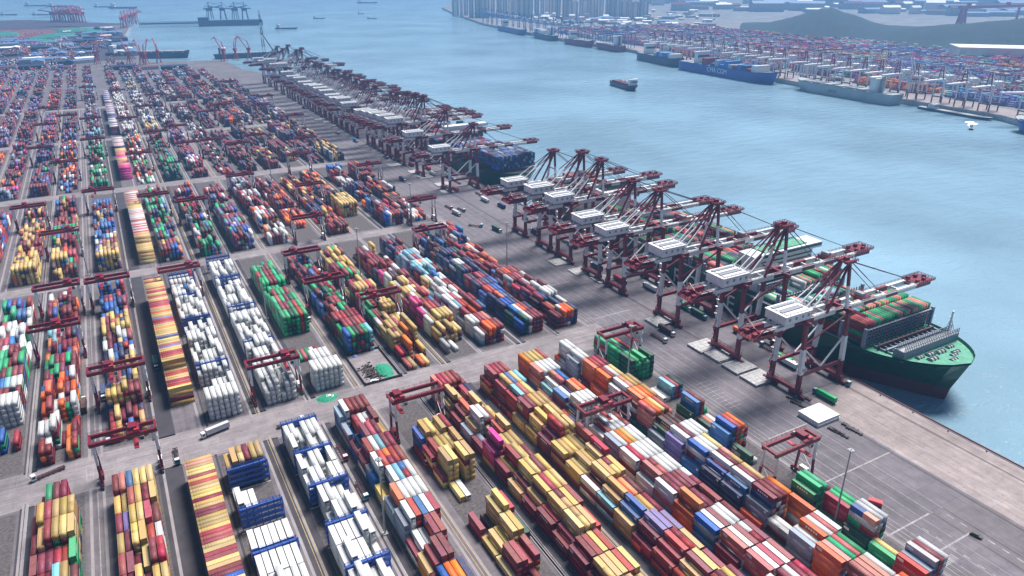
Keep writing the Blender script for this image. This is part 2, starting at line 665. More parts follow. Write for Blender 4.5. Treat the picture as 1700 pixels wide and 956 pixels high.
for k in range(14):                                          # dashed line and the crossing by the corner
    y = 112 - k * 5.4
    b.quad([(247.6, y, z3 + .004), (248.2, y, z3 + .004), (248.2, y + 2.6, z3 + .004), (247.6, y + 2.6, z3 + .004)], M_white)
    b.quad([(263.5, y, z3 + .004), (264.1, y, z3 + .004), (264.1, y + 2.6, z3 + .004), (263.5, y + 2.6, z3 + .004)], M_white)
for k in range(10):
    x = 234 + k * 1.1
    b.quad([(x, 98, z3 + .004), (x + 0.6, 98, z3 + .004), (x + 0.6, 101, z3 + .004), (x, 101, z3 + .004)], M_white)
for k in range(9):                                           # turning bays on the apron
    y = 214 + k * 3.1
    b.quad([(243, y, z3 + .004), (252, y, z3 + .004), (252, y + 0.3, z3 + .004), (243, y + 0.3, z3 + .004)], M_white)
for x, y in ((-38.5, 312), (-36, 312), (-33.5, 312)):
    b.quad([(x, y - 6, z3), (x + .3, y - 6, z3), (x + .3, y + 6, z3), (x, y + 6, z3)], M_white)
for k in range(7):
    b.quad([(-28 + k * .2, 304 + k * 2.0, z3), (-12, 304 + k * 2.0, z3), (-12, 304.35 + k * 2.0, z3), (-28 + k * .2, 304.35 + k * 2.0, z3)], M_white)
structure(b, 'road_markings')
b = MB()
for x in (281.0, 312.0):
    for dx in (-0.35, 0.35):
        b.box(x + dx - 0.12, x + dx + 0.12, -300, 1570, z3, 0.09, M_rail)
structure(b, 'crane_rail_ground')
b = MB()
b.box(QX - 0.55, QX, -400, 1600, 0.0, 0.5, M_boot)
b.box(QX - 1.6, QX - 1.3, -400, 1600, z3, 0.13, M_rail)
structure(b, 'quay_kerb')
b = MB()
b.box(0, 0.9, -0.9, 0.9, -3.6, -0.4, M_rubber)
b.box(0.9, 1.2, -1.1, 1.1, -3.8, -0.2, M_dark)
fm = b.mesh('quay_fender')
bo = MB()
bo.cyl((0, 0, 0), (0, 0, 0.5), 0.28, M_dark)
bo.cyl((0, 0, 0.5), (0, 0, 0.7), 0.42, M_dark)
bm_ = bo.mesh('mooring_bollard')
for k in range(34):
    y = -20 + k * 18.0
    o = bpy.data.objects.new('quay_fender', fm)
    COL.objects.link(o)
    o.location = (QX + 0.01, y, 0)
    tag(o, 'black rubber fender on the quay face, one of the identical row along the edge', 'fender', 'fenders along the quay face')
    o = bpy.data.objects.new('mooring_bollard', bm_)
    COL.objects.link(o)
    o.location = (QX - 2.4, y + 7, z2)
    tag(o, 'short dark mooring bollard, one of the identical row along the quay edge', 'bollard', 'bollards along the quay edge')

# ---------------------------------------------------------------- containers: layout
CH_ = 2.62
LEN40, LEN20, WID = 10.98, 5.46, 2.15       # survey units of 1.11 m; the whole port is scaled to metres at the end
PIT = 2.54
BAY = 11.65
BOXES = []          # dicts


def add_box(x, y, z, rot, ln, c, vis=None, lab=None):
    BOXES.append((x, y, z, rot, ln, c, vis, lab))


def pick(pal):
    return random.choice(pal)


RAW = False


def block(name, row, y_start, step, bays, pal, nb=None, hmin=2, hmax=5, p20=0.12, gapp=0.04, same=0.62, ys=None):
    """step = -1 runs towards the camera, +1 away; plan = list of bay strings ('5r4m..'), None entries are random"""
    x0 = ROWS[row]
    nb = int(nb or len(bays)) if RAW else int(math.ceil((nb or len(bays)) * 1.107))
    H = np.zeros((nb, 6), int)
    C = [[None] * 6 for _ in range(nb)]
    base_h = random.randint(hmin, hmax)
    if y_start > 330 and x0 > 90 or y_start > 540:
        pal = pal + 'mmnd'
    run_c = pick(pal)
    for k in range(nb):
        ks = int(k / 1.107) if row in (8, 9) and step < 0 else k
        s_ = bays[ks] if ks < len(bays) else None
        if s_ is None:
            if random.random() < gapp:
                continue
            base_h = min(hmax, max(hmin, base_h + random.choice((-2, -1, 0, 0, 1, 2))))
            if random.random() < 0.5:
                run_c = pick(pal)
            for c in range(6):
                h = min(hmax, max(0, base_h + random.choice((-2, -1, 0, 0, 0, 0, 1))))
                if random.random() < gapp:
                    h = random.randint(0, 2)
                H[k, c] = h
                C[k][c] = run_c if random.random() < 0.45 else pick(pal)
        else:
            for c in range(6):
                t = s_[2 * c:2 * c + 2] if 2 * c < len(s_) else '0.'
                if t and t[0].isdigit():
                    H[k, c] = int(t[0])
                    C[k][c] = t[1] if t[1] in PAINT else pick(pal)
    for k in range(nb):
        yc = ys[k] if ys and k < len(ys) else y_start + step * (k + 0.5) * BAY
        if step > 0 and any(a < yc < b for a, b in ((511, 561), (756, 808), (1040, 1078), (1316, 1350), (1588, 1612))):
            continue
        for c in range(6):
            if c == 0 and step < 0 and row in (5, 6, 7, 8) and H[k, 0] > 2 and random.random() < .45:
                H[k, 0] -= random.choice((1, 2))
            h = int(H[k, c])
            if not h:
                continue
            xc = x0 + 0.6 + PIT / 2 + c * PIT
            for t in range(h):
                top = t == h - 1
                if top:
                    cc = C[k][c]
                else:
                    cc = C[k][c] if (random.random() < same or all(q in ('w', None) for q in C[k])) else pick(pal)
                front = (H[k - step, c] if 0 <= k - step < nb else 0) if step < 0 else (H[k - 1, c] if k > 0 else 0)
                if step < 0:
                    kk = k + 1
                    front = H[kk, c] if kk < nb else 0
                side = (H[k, c - 1] if c > 0 else 0) if xc > 0 else (H[k, c + 1] if c < 5 else 0)
                vis = (top, t >= front, t >= side)
                tw = random.random() < p20 and cc != 'w'
                if tw:
                    for hh in (-1, 1):
                        cc2 = cc if hh < 0 or random.random() < 0.4 else pick(pal)
                        half = 'near half' if hh < 0 else 'far half'
                        add_box(xc, yc + hh * 2.76, t * CH_, 0, LEN20, cc2, vis, (name, k, c, t, top, half))
                else:
                    add_box(xc + random.uniform(-.07, .07), yc + random.uniform(-.25, .25), t * CH_, 0, LEN40, cc, vis, (name, k, c, t, top, ''))


def cross_stack(name, seq, y0, step, tiers, fill, xc=5.0, nb=None, first=0, skip=()):
    n = int((nb or len(seq)) * 1.11)
    for k in range(n):
        if k in skip:
            continue
        y = y0 + step * (k + 0.5) * 2.32
        c = seq[k % len(seq)]
        h = tiers if k >= first else max(1, tiers - 2)
        near = (k == n - 1) if step < 0 else (k == 0)
        for t in range(h):
            top = t == h - 1
            vis = (top, near or (step > 0 and k == first and t >= tiers - 2), True)
            cc = c if top or random.random() < .5 else pick(fill)
            add_box(xc, y, t * CH_, 1, LEN40, cc, vis, (name, k, -1, t, top, ''))


# -- section A, nearest: bays count from the cross road towards the camera
A = 296.0
block('edge block', -3, 262, -1, ['5r5r5b0.0.0.', '5r5r5r5b0.0.', '4m4r4r4m0.0.', '2y2o2y1y0.0.', '2b2o2o2r1w0.'], 'rmmoybw', nb=12, hmin=2)
block('yellow-capped block', -2, 292, -1, ['2m3m5G5m5m0.', '3m5y5r5y5y5y', '3m4y5r5y5y5y', '3m3m3m3r3r4G', '2m3m3m4t4y3m', '3m3m3m4G3m3m', '3r3m3r4G3m2m'], 'mmrGyn', nb=14, hmin=2, hmax=4)
block('red-yellow block', -1, 286, -1, ['5m5l5b5y5y5y', '4y4y5r5y5m5y', '4m4p5y5y5r4m', '4y4m5y5y4r4w', '4r4m3m4y5m5r', '4b4m5y3m4y4y', '4r4y5y4y5r4m'], 'rymmyn', nb=14, hmin=3)
cross_stack('crosswise stack', 'ylyyyryryyyymyymmyyyyrrryyrmyymmbyyryyrrryryrryymryryyrrmy', 285, -1, 4, 'ymr', nb=64)
RACK1 = [268.5, 241.0, 215.5, 190.0, 165.0, 140.0]
RACK2 = [291.5, 267.0, 242.5, 217.5, 193.0, 168.5, 144.0, 119.5]


def ys_for(racks):
    o_ = []
    for r_ in racks:
        o_ += [r_ - 6.0, r_ - 17.4]
    return o_


block('yellow rack block', 1, 282, -1, ['4y5y5y5m5y5y'], 'yym', same=.8, nb=.9)
RAW = True
block('short reefer block', 1, 264, -1, ['1w0.0.0.0.0.', '4w3w3w0.0.0.', '0.', '4w4w4w4w4w4w', '4w4w4w4w4w4w', '4w4w5w4w4w4w', '3w4w4w4w5w4w', '4w4w4w2w4w4w', '4w4w4w4w4w4w'], 'w', nb=9, ys=ys_for(RACK1), p20=0)
block('long reefer block', 2, 290, -1, ['4w4w3w4w4w4w', '5w1w0.4w3w4w', '4w3w4w4w1w4w', '3w4w4w1w4w4w', '0.4w4w3w3w0.', '0.2w4w4w5w4w', '4w4w4w4w5w4w', '4w5w4w4w0.2w', '4w5w4w3w4w2w',
 '4w4w5w4w4w4w', '5w5w4w0.3w4w', '4w4w1w4w4w5w', '4w4w4w4w4w4w'], 'w', nb=14, ys=ys_for(RACK2), hmin=3, hmax=5, p20=0)
RAW = False
block('red-white block', 3, 296, -1, ['4g5w5m5m5m5m', '3g2b4r4w4r5m', '2m3n5m5r5m4y', '3m5r5w5t5m5m', '3b5w5r5m5r5r', '2y2y5w5t5r5w', '3g5o5w5w5w5w', '4g5w5r5b5w5r', '2m3w3w5m5r0.', '3y4m5m5m0.0.', '3m4b4o4o4n0.', '4b4o5o4y4y3m'], 'rmwbgo', nb=16)
block('gravel-side block', 4, 262, -1, ['4b5y5y4y5y5r', '3m4r4y4y4y5y', '2m5y5y0.5y5y', '0.1y1w0.0.0.', '0.', '2r0.1d4y5y4r', '1y2y2y4y4y3v', '1y3m3r2r3r0.', '0.0.0.1m0.0.', '0.', '0.'], 'ymr', nb=11, p20=.05)
block('magenta block', 5, 296, -1, ['5l5r5r5r5m4m', '3y5y4y3m4r4n', '2m3m4o3y5y3y', '2g3y5w5w4m4y', '2m2g0.3y4r5y', '5k6k4r4y4y4y', '3m3y5r5y4y4m', '2y3m5y5y5m5y', '2m3y5y5r5y5y', '3m3r5y5y5y5r', '2m3r5y5y5y4r', '3m4m4m4y4r0.', '2m4y4y4y4r4y', '2y4b4b4y3y3y', '4m4m4m3y2y0.', '3m4m5y5y5y5y'], 'ymmry', nb=18)
block('golden block', 6, 292, -1, ['5r5r5r5r5r0.', '3m4r5y5b5y5t', '3r4r5t5l5y4y', '4y5m5m5y5y5y', '2y4y5y2y5y5y', '3m4m6r6y4y5y', '4y4y4y4y4y6r', '3y3y4y4y5y6r', '3w3m5y5y5y5y', '3t4y5y4o4o4m', '3y4b5b4y4y4m', '3r4m5p5p4m4p', '4r4r5r5r4m4y', '3r4y5m5y4y4m', '5y4m5m5m5y5m', '3m5y5y5m5r4m'], 'ymrmyo', nb=18)
block('silver block', 7, 294, -1, ['3v5o5y5y5y5r', '3b5l5w5w5w5w', '2m3t4w5l5b4p', '2m4b4w4n5o5o', '2p3n5w5w5w5w', '0.', '5w5m5w5w5w5r', '5g5w5o5y5w5w', '5w5r5w5w5w5w', '5w5l5l5w5w5w', '5w5m5m5m5m5m', '6o6o5m5m4w5m', '5b5w5m5w5w5m', '4m5l5w5m5m5m', '4g5l5w5r5w5r', '5w4o5m5w5m5r', '5o5w5m5m5w5m'], 'wwmlowg', nb=18, hmin=4)
block('orange-sided block', 8, 296, -1, ['4g5w5w0.0.0.', '3m5o5r5r5m3G', '3o5o5m5w5y4w', '3m4w5w5l5y5y', '3v4m5o5o5o5y', '3v5l5o5y5r4o', '2g3v4d4d4d0.',
 '4p5w5m5w5w5w', '4b5b5w5w5y4w', '3n4b5w5m5y4r', '3o3g5m5m5m5o', '0.2s2w0.0.5o', '4g4w5o5w5l5w', '5o5l5G5l5G4w', '4b5l5l5l5w4o', '4g5w5w5w5w5o', '3b4g4m4w5m3w'], 'wmowbl', nb=18, hmin=3)
block('quayside block', 9, 292, -1, ['5G5v4G4G4r0.', '5v5G4G5G4G5v', '0.', '0.1w1w3t3r3v', '0.', '3v5b5m3G0.0.', '1v2v2l2w0.0.', '4b5b5r5o4m0.', '0.2v1w0.0.0.', '0.',
 '4G5G5G4m0.0.', '0.1G4r4G4G0.', '0.2v5l5s5s0.', '0.2G2y0.0.0.', '4r4g5s5m5s0.', '0.', '0.'], 'Gvrbs', nb=17, p20=.05)
# -- section B: bays count from the cross road away from the camera
B = 328.0
block('far left block', -3, 345, 1, ['2l2m3g3b0.2r', '0.', '5w5w5w5w5w5w', '4G4G4m4m0.4m', '4m4r4b4t4w4w', '3G3m4m4G4r4m', '4G4G4G4m5m5G', '4G4G4G5m5m4G'], 'Gmrwb', nb=15, hmin=3)
block('outer left block', -4, 345, 1, ['3r3G3m4m2r3m', '4G4m4r4w3m3m'], 'Grmwb', nb=15)
block('outermost block', -5, 345, 1, [], 'Grmwb', nb=15)
block('outer left block', -4, 292, -1, ['4m4G4r4G4r4m', '4G4G3v4m4m4r'], 'Grmwb', nb=14)
block('outermost block', -5, 292, -1, [], 'Grmwb', nb=14)
block('orange block', -2, 326, 1, ['3m3m0.0.2o3r', '4w4w5w1m2o3m', '2G2G3w0.0.1r', '3o4r3w4o3G4w', '4o5o2m5o4m4o', '3r4m2m4o4r5w', '3m3G4G4m3m4m', '3G4G4m4r4G4m', '3o2r0.2m3b3o', '2m3m2b3m3m3r', '2o3t2m3m4m4n', '3t3s1g1m3n4n'], 'rmoGwmb', nb=16, hmax=4, p20=.3)
block('blue block', -1, 330, 1, ['2r2y0.2r0.3y', '2r3y2m3m2m2m', '5y5y5y6y5r5m', '3b4m3b3b4m5y', '2n3d3m3b4b2m', '2d4y3d3m4y5y', '3n4w3b4n3b4w', '4w4m3b4n4r3b', '3s4m3m5w4s4r', '4y4m5y5y5y5y', '4y4m5y4m4y5y', '3b3y4n4b3b4r', '2n4b4b4b5n5m'], 'mybnbrn', nb=16, hmax=5, p20=.3)
cross_stack('crosswise rank', 'yrrryyrryyyrrryypryyynpyyyyoyyrrrpyyyoyylrrrryylryyrryryyyyryyryyryyry', 350, 1, 6, 'ymy', nb=57, first=9)
for t in range(5):
    pass
block('near white block', 1, 327, 1, ['5w5w5w5w5w5w', '0.0.4w4w4w5w', '0.', '3w4w4w4w3w4w', '4w1w4w4w4w5w', '3w4w1w3w5w4w', '5w5w5w4w5w5w', '4w5w4w5w4w5w', '0.', '4w0.5w4w3w4w', '3w4w4w3w5w4w', '4w0.1w4w3w5w', '5w4w4w2w3w4w', '4w4w3w1w4w1w'], 'wwwwb', nb=16, hmin=2, p20=0)
block('far white block', 2, 328, 1, ['3w4w5w2w4w5w', '4w4w5w1w3w5w', '3w3w4w4w2w3w', '0.4w4w4w0.4w', '4w4w5w5w5w4w', '4w5w4w5w4w5w', '4w4w2w3w5w4w', '3w5w5w4w5w5w'], 'wwwwwws', nb=16, hmin=3, p20=0)
block('green block', 3, 329, 1, ['5w5w5w5w5w5w', '0.5w5w5w5w0.', '0.', '1G1r1G1w1r0.', '0.', '0.', '5G5G5v5G5r5G', '5G5m5m5G5r5G', '5G5r5G5m5v5G', '4G5r5G5G5m4v', '3G4G4G4G3m0.', '5G5G5m5m5G5G', '5r5G5m5m5G5v', '5G5G5m5m5G0.'], 'GGmvG', nb=15, hmin=3, p20=.05)
block('teal-front block', 4, 358, 1, ['5b5G5v5m5G5t', '4G5r5r5m5r5r', '5m5r5r5m5m5r', '3m5r4w5G5m3m', '2b4m5m5r4m2m', '3b3m4m4G4m4G', '3b4m3t4v4G4m', '3v4G3m4m4m4G'], 'Gmrvmb', nb=14, hmin=2, p20=.1)
block('pit-side block', 5, 326, 1, ['1r1y0.1o1y0.', '2r2m4o0.0.2y', '4y4y4y5o3m5y', '3y4y4y4r2d5y', '3w3m4y3m3y3y', '3G3m3y5y5y5y', '3G4G4m5m4y4y', '4r4G4m4m4m2m'], 'ymrGm', nb=16, hmin=2)
block('pink-edged block', 6, 333, 1, ['2s0.1w0.0.0.', '3y4y2y4y3y3y', '4w4y5y5y5y5y', '4k4w5r5r5m4b', '5k5k4m4r4m4b', '3m4m4w4y5r5l', '3y4y4y4w4m4r', '4y4w5y5y4m4r'], 'yyrmwkm', nb=16, hmin=3)
block('white-sided block', 7, 332, 1, ['3w3m4o4o4m4r', '4w4w4m4r4l3m', '2g4r3w4o5r5b', '4w4t4r4o5m5m', '4w4w4r4w3m4m', '3g4w4w3y4w4r', '2t4w5w4w4m4m', '4y4w4m5b4w4w'], 'wrmwotg', nb=16, hmin=3)
block('navy block', 8, 332, 1, ['3b4v4w4m4m4m', '3v4b4w4o4r4n', '4n4b4b4n3n3m', '4n3m4o4b3n3n', '3b4r4r4b4b3n', '4n4m4m4b4n4b', '4m4n3n4r4m4n'], 'nbmrnvw', nb=16, hmin=3)
block('harbour-side block', 9, 330, 1, ['3m3m4o4o4o4n', '1m3m3o4n3s4w', '3d4m4b5w5w5s', '4m3b4r5w4r5m', '3r3m4m4w5m3w', '4s4m4m4r4m4s', '4m4r4o4m4r4m'], 'mwornbm', nb=16, hmin=2)
# -- sections C to G
PALS = {-8: 'nmpdsb', -7: 'mrdnsp', -6: 'dnmop', -5: 'rmmGo', -4: 'rmbGrw', -3: 'yymmoy', -2: 'ymrGnmb', -1: 'mrwbGpy', 1: 'rGwmGbo', 2: 'rmGvbow', 3: 'mrbwpmG', 4: 'rowgbrm', 5: 'rmrwmo',
        6: 'ydmyom', 7: 'ymdyom', 8: 'nborws', 9: 'ormbw'}
YEL = ['5y5y5y5y5y5y', '4y5y5y5y4y5y']
block('block', -3, 566, 1, YEL + ['4y5y5y4m5y5y'], 'yymoy', nb=17, p20=.3)
block('block', -2, 565, 1, ['4d2y0.2m3m3v', '5y5y5y5y3G3m', '5y5y4y5o4r4r', '4n4b4m5m4m3d'], 'mnyGrb', nb=17, p20=.3)
block('block', -1, 568, 1, YEL + ['4b4m5r4y4m4r', '4w4p4m4y4m4r', '4b5b4b4t4w4y'], 'mrwbGpy', nb=16, p20=.4)
block('block', 1, 566, 1, ['4d4m4m4b4b3o', '4d4y4m4r4m4y'], 'rGwmGGbt', nb=17, p20=.4)
for r in (-5, -4):
    block('block', r, 566, 1, [], PALS[r], nb=17, p20=.3)
for r, off in ((2, 0), (3, 0), (4, 0), (5, 1), (6, 0), (7, 1), (8, 0), (9, 0)):
    block('block', r, 564 + off * 30, 1, (['0.', '5y5y5y5y5y5y', '5y5y5y5y5y5y', '5y4y5y5y5y5y'] if r == 7 else []), PALS[r], nb=17 - off * 2, hmin=2, p20=.25, gapp=.03)
cross_stack('long', 'yyyyyyylyylylrwlrwlrwrlwwllrwlwwswlwrwlwsw', 570, 1, 6, 'yym', nb=63, first=8)
P2 = {-8: 'nmpdsb', -7: 'mrdnsp', -6: 'dnmop', -5: 'bmnormd', -4: 'mmkognp', -3: 'nmbGpnd', -2: 'mbwnomd', -1: 'GGvGwG', 1: 'oorwwG', 2: 'vGnbmv', 3: 'mmkwnp', 4: 'mvwmrdn', 5: 'nmrdnm', 6: 'ydmdnm', 7: 'ndmynd', 8: 'bndmsn', 9: 'ydydms'}
for r in ROWS:
    if r:
        block('block', r, 812, 1, [], P2[r], nb=19, hmin=1, hmax=4, p20=.4, gapp=.07)
cross_stack('long', 'kkkkkllllllllllylyyyyy', 840, 1, 5, 'kkm', nb=40)
cross_stack('long', 'nmswlwlwlw', 965, 1, 4, 'msw', nb=24)
P3 = {-8: 'nmpdsb', -7: 'mrdnsp', -6: 'dnmop', -5: 'dnmpsm', -4: 'nmrnpmd', -3: 'omrnpdm', -2: 'dGbvmnp', -1: 'nmsdtpm', 1: 'wwwmrw', 2: 'wwwybw', 3: 'snwnmp', 4: 'dsnsm', 5: 'nmdnbr', 6: 'norndm', 7: 'mnrdos', 8: 'nmdyn', 9: 'nmbns'}
for r in ROWS:
    if r:
        block('block', r, 1082, 1, [], P3[r], nb=19, hmin=1, hmax=4, p20=.4, gapp=.09)
        block('block', r, 1354, 1, [], P3[r], nb=18, hmin=1, hmax=4, p20=.4, gapp=.1)
        if r < 9:
            block('block', r, 1617, 1, [], 'nmnsbrpdtmr', nb=26 if r < 4 else 12, hmin=1, hmax=4, p20=.4, gapp=.1)
cross_stack('long', 'mmwwwwddpswwmmpnnsw', 1098, 1, 4, 'mnp', nb=34)
cross_stack('long', 'pmmwwsnmdw', 1210, 1, 4, 'mnp', nb=40)
cross_stack('long', 'wsnpkmdmbt', 1360, 1, 3, 'nmp', nb=50)

# -- far shore yards (one upper and one lower box per stack)
COAST = [(1900, 4300), (1713, 3747), (1457, 2885), (1380, 2407), (1330, 2027), (1316, 1661), (1262, 1569), (1222, 1318), (1212, 1075), (1200, 976), (1196, 773), (1186, 604),
         (1160, 553), (1120, 300), (1050, -200)]


def coast_x(y):
    for (xa, ya), (xb, yb) in zip(COAST[:-1], COAST[1:]):
        if ya >= y >= yb:
            return xb + (xa - xb) * (y - yb) / (ya - yb)
    return COAST[-1][0]


y = 330.0
while y < 2350:
    sect = int(y // 190)
    if y - sect * 190 > 20:
        cx = coast_x(y)
        x = cx + 85
        lim = 1900 if y < 700 else 2050
        while x < lim:
            cell = (int(x // 28), sect)
            rr = random.Random(cell[0] * 91 + cell[1])
            pal = rr.choice(('mpnk', 'wpsg', 'lrmk', 'bnpw', 'Gwmt', 'mppl', 'orym', 'ptbp'))
            if rr.random() > 0.10:
                for c in range(6):
                    h = random.randint(1, 5)
                    col = pick(pal)
                    add_box(x + c * 2.9, y, (h - 1) * CH_, 0, LEN40, col, None, None)
                    if h > 1:
                        BOXES.append((x + c * 2.9, y, 0.0, 0, LEN40, pick(pal), None, ('tall', h - 1)))
            x += 28
    y += 13.5

for k in range(120):
    bx0, by0 = random.uniform(-330, 60), random.uniform(1990, 3000)
    pal = random.choice(('mnpd', 'rmld', 'nbps', 'wsmp', 'rrml', 'mmdp', 'rmdn'))
    for q in range(random.randint(20, 70)):
        add_box(bx0 + random.randint(0, 5) * 3.0, by0 + random.randint(0, 9) * 13.2, random.randint(0, 2) * CH_, 0, LEN40, pick(pal), None, None)
# ---------------------------------------------------------------- ships' deck containers (added to the same stock)
SHIP1 = dict(x=359.5, hw=31.5, y0=166, y1=566, z=13.0)


def deck_stack(cx, ncol, yb, z0, tiers, pal, stripes=None):
    for c in range(ncol):
        x = cx + (c - (ncol - 1) / 2) * 2.28
        h = tiers if isinstance(tiers, int) else tiers[c * len(tiers) // ncol]
        cc = stripes[c % len(stripes)] if stripes else pick(pal)
        for t in range(h):
            add_box(x, yb, z0 + t * CH_, 0, LEN40, cc if t == h - 1 else pick(pal), ('deck',), ('ship', yb, c, t, t == h - 1, ''))


deck_stack(359.5, 25, 214.0, 14.6, 5, 'mmvvGm', ['r', 'r', 'r', 'l', 'G', 'G', 'l', 'G', 'G', 'G', 'G', 'v', 'G', 'l', 'v', 'G', 'l', 'v', 'l', 'y', 'G', 'G', 'l', 'l', 'G'])
deck_stack(359.5, 25, 227.5, 14.6, 5, 'mmvvGm', ['v', 'l', 'v', 'v', 'w', 't', 'G', 'l', 'v', 'y', 'l', 'l', 'v', 'l', 'G', 'y', 'l', 'G', 'G', 'G', 'l', 'l', 'G', 'G', 'G'])
deck_stack(359.5, 25, 245, 14.6, [1, 2, 1, 3, 2], 'Gvyml')
deck_stack(359.5, 25, 259, 14.6, [2, 1, 1, 2, 1], 'Gvltw')
deck_stack(359.5, 25, 273, 14.6, [1, 2, 4, 5, 5], 'Gvltwn')
for k, yy in enumerate((322, 336, 350, 364, 378, 394, 408, 422, 436, 450)):
    deck_stack(359.5, 25, yy, 14.6, [random.randint(1, 4) for _ in range(5)], 'Gvmrlvn')
for yy in (505, 519, 533, 547):
    deck_stack(359.5, 25, yy, 14.6, [random.randint(2, 5) for _ in range(4)], 'Gvmrlvn')
for k in range(9):
    deck_stack(357, 20, 640 + k * 14, 15.0, 5 if k < 4 else random.randint(2, 5), 'nngnbn' if k < 4 else 'nmbgr')
for k in range(6):
    deck_stack(357, 20, 790 + k * 14, 15.0, random.randint(1, 4), 'nmbgr')
for y0 in (1010, 1180, 1330):
    for k in range(7):
        deck_stack(350, 14, y0 + k * 14, 12.0, random.randint(1, 4), 'nmbgrw')

# ---------------------------------------------------------------- container meshes
def tmpl_simple():
    """five-sided box, unit dims scaled later"""
    v = [(-.5, -.5, 0), (.5, -.5, 0), (.5, .5, 0), (-.5, .5, 0), (-.5, -.5, 1), (.5, -.5, 1), (.5, .5, 1), (-.5, .5, 1)]
    f = [(4, 5, 6, 7), (0, 1, 5, 4), (1, 2, 6, 5), (2, 3, 7, 6), (3, 0, 4, 7)]
    return v, f, [0] * 5


def tmpl_detail(ln, reefer=False):
    """a container with corner posts, recessed corrugated sides, roof rims, door end with lock rods; local, centre at origin"""
    W2, L2, H = WID / 2, ln / 2, CH_ - 0.03
    m = MB()
    p0, pd = object(), object()

    def bx(x0, x1, y0, y1, za, zb, k):
        n = len(m.v)
        m.v += [(x0, y0, za), (x1, y0, za), (x1, y1, za), (x0, y1, za), (x0, y0, zb), (x1, y0, zb), (x1, y1, zb), (x0, y1, zb)]
        for q in ((0, 3, 2, 1), (4, 5, 6, 7), (0, 1, 5, 4), (1, 2, 6, 5), (2, 3, 7, 6), (3, 0, 4, 7)):
            m.f.append([n + i for i in q])
            m.mi.append(k)
    bx(-W2 + .06, W2 - .06, -L2 + .08, L2 - .08, .1, H - .05, 0)
    for sx in (-1, 1):
        for sy in (-1, 1):
            a, c = sx * W2, sx * (W2 - .16)
            d, e = sy * L2, sy * (L2 - .16)
            bx(min(a, c), max(a, c), min(d, e), max(d, e), 0, H, 0)
        a, c = sx * W2, sx * (W2 - .10)
        bx(min(a, c), max(a, c), -L2 + .16, L2 - .16, H - .12, H - .01, 0)
        bx(min(a, c), max(a, c), -L2 + .16, L2 - .16, 0.02, .16, 0)
    for sy in (-1, 1):
        a, c = sy * L2, sy * (L2 - .10)
        bx(-W2 + .16, W2 - .16, min(a, c), max(a, c), H - .12, H - .01, 0)
        bx(-W2 + .16, W2 - .16, min(a, c), max(a, c), 0.02, .16, 0)
    n = int(ln / 0.9)
    if not reefer:
        for i in range(n):
            y = -L2 + .45 + i * (ln - .9) / (n - 1)
            for sx in (-1, 1):
                a, c = sx * (W2 - .06), sx * (W2 - .015)
                bx(min(a, c), max(a, c), y - .12, y + .12, .16, H - .12, 0)
            bx(-W2 + .1, W2 - .1, y - .1, y + .1, H - .05, H - .02, 0)
    return m.v, m.f, m.mi


def np_mesh(name, chunks, slot_mats):
    """chunks: list of (V(n,3), F(k,4), MI(k)); all quads"""
    V = np.concatenate([c[0] for c in chunks])
    off = 0
    Fs = []
    for c in chunks:
        Fs.append(c[1] + off)
        off += len(c[0])
    F = np.concatenate(Fs).astype(np.int32)
    MI = np.concatenate([c[2] for c in chunks]).astype(np.int32)
    me = bpy.data.meshes.new(name)
    me.vertices.add(len(V))
    me.vertices.foreach_set('co', V.astype(np.float32).ravel())
    me.loops.add(len(F) * 4)
    me.loops.foreach_set('vertex_index', F.ravel())
    me.polygons.add(len(F))
    me.polygons.foreach_set('loop_start', np.arange(len(F), dtype=np.int32) * 4)
    me.polygons.foreach_set('material_index', MI)
    for m_ in slot_mats:
        me.materials.append(m_)
    at_ = me.attributes.new('shade', 'FLOAT', 'FACE')
    at_.data.foreach_set('value', np.concatenate([c[3] for c in chunks]).astype(np.float32))
    me.update(calc_edges=True)
    return me


def inst(tmpl, pos, size, rot, cidx):
    """copies of a template: pos (n,3), size (n,3), rot (n,) 0/1 quarter turn, cidx (n,) paint slot"""
    tv, tf, tm = tmpl
    tv = np.array(tv, float)
    tf = np.array(tf)
    n = len(pos)
    P = tv[None] * size[:, None, :]
    Rm = rot.astype(bool)
    Q = P.copy()
    Q[Rm, :, 0] = -P[Rm, :, 1]
    Q[Rm, :, 1] = P[Rm, :, 0]
    Q += pos[:, None, :]
    F = tf[None] + (np.arange(n) * len(tv))[:, None, None]
    MI = np.repeat(cidx, len(tf))
    return Q.reshape(-1, 3), F.reshape(-1, 4), MI, np.repeat(rng.uniform(.01, 1, n), len(tf))


# how large each box shows in the picture
def show(bx):
    x, y, z, rot, ln, c, vis, lab = bx
    if vis is None or lab is None:
        return 0
    px, py, w = PR(x, y, z + 1.3)
    if w < 10 or not (5 < px < 1695 and 5 < py < 951):
        return 0
    d = np.array([x, y, z - CAMH])
    D = np.linalg.norm(d)
    u = np.abs(d) / D
    k = FPX * FPX / D / D
    if vis[0] == 'deck':
        return k * (u[2] * ln * WID) if lab[4] else 0
    a = 0
    lx, ly = (ln, WID) if rot else (WID, ln)
    if vis[0]:
        a += u[2] * ln * WID
    if vis[1]:
        a += u[1] * lx * CH_
    if vis[2]:
        a += u[0] * ly * CH_ * (0.5 if not vis[0] else 1)
    if not vis[0]:
        a *= 0.55
    return a * k


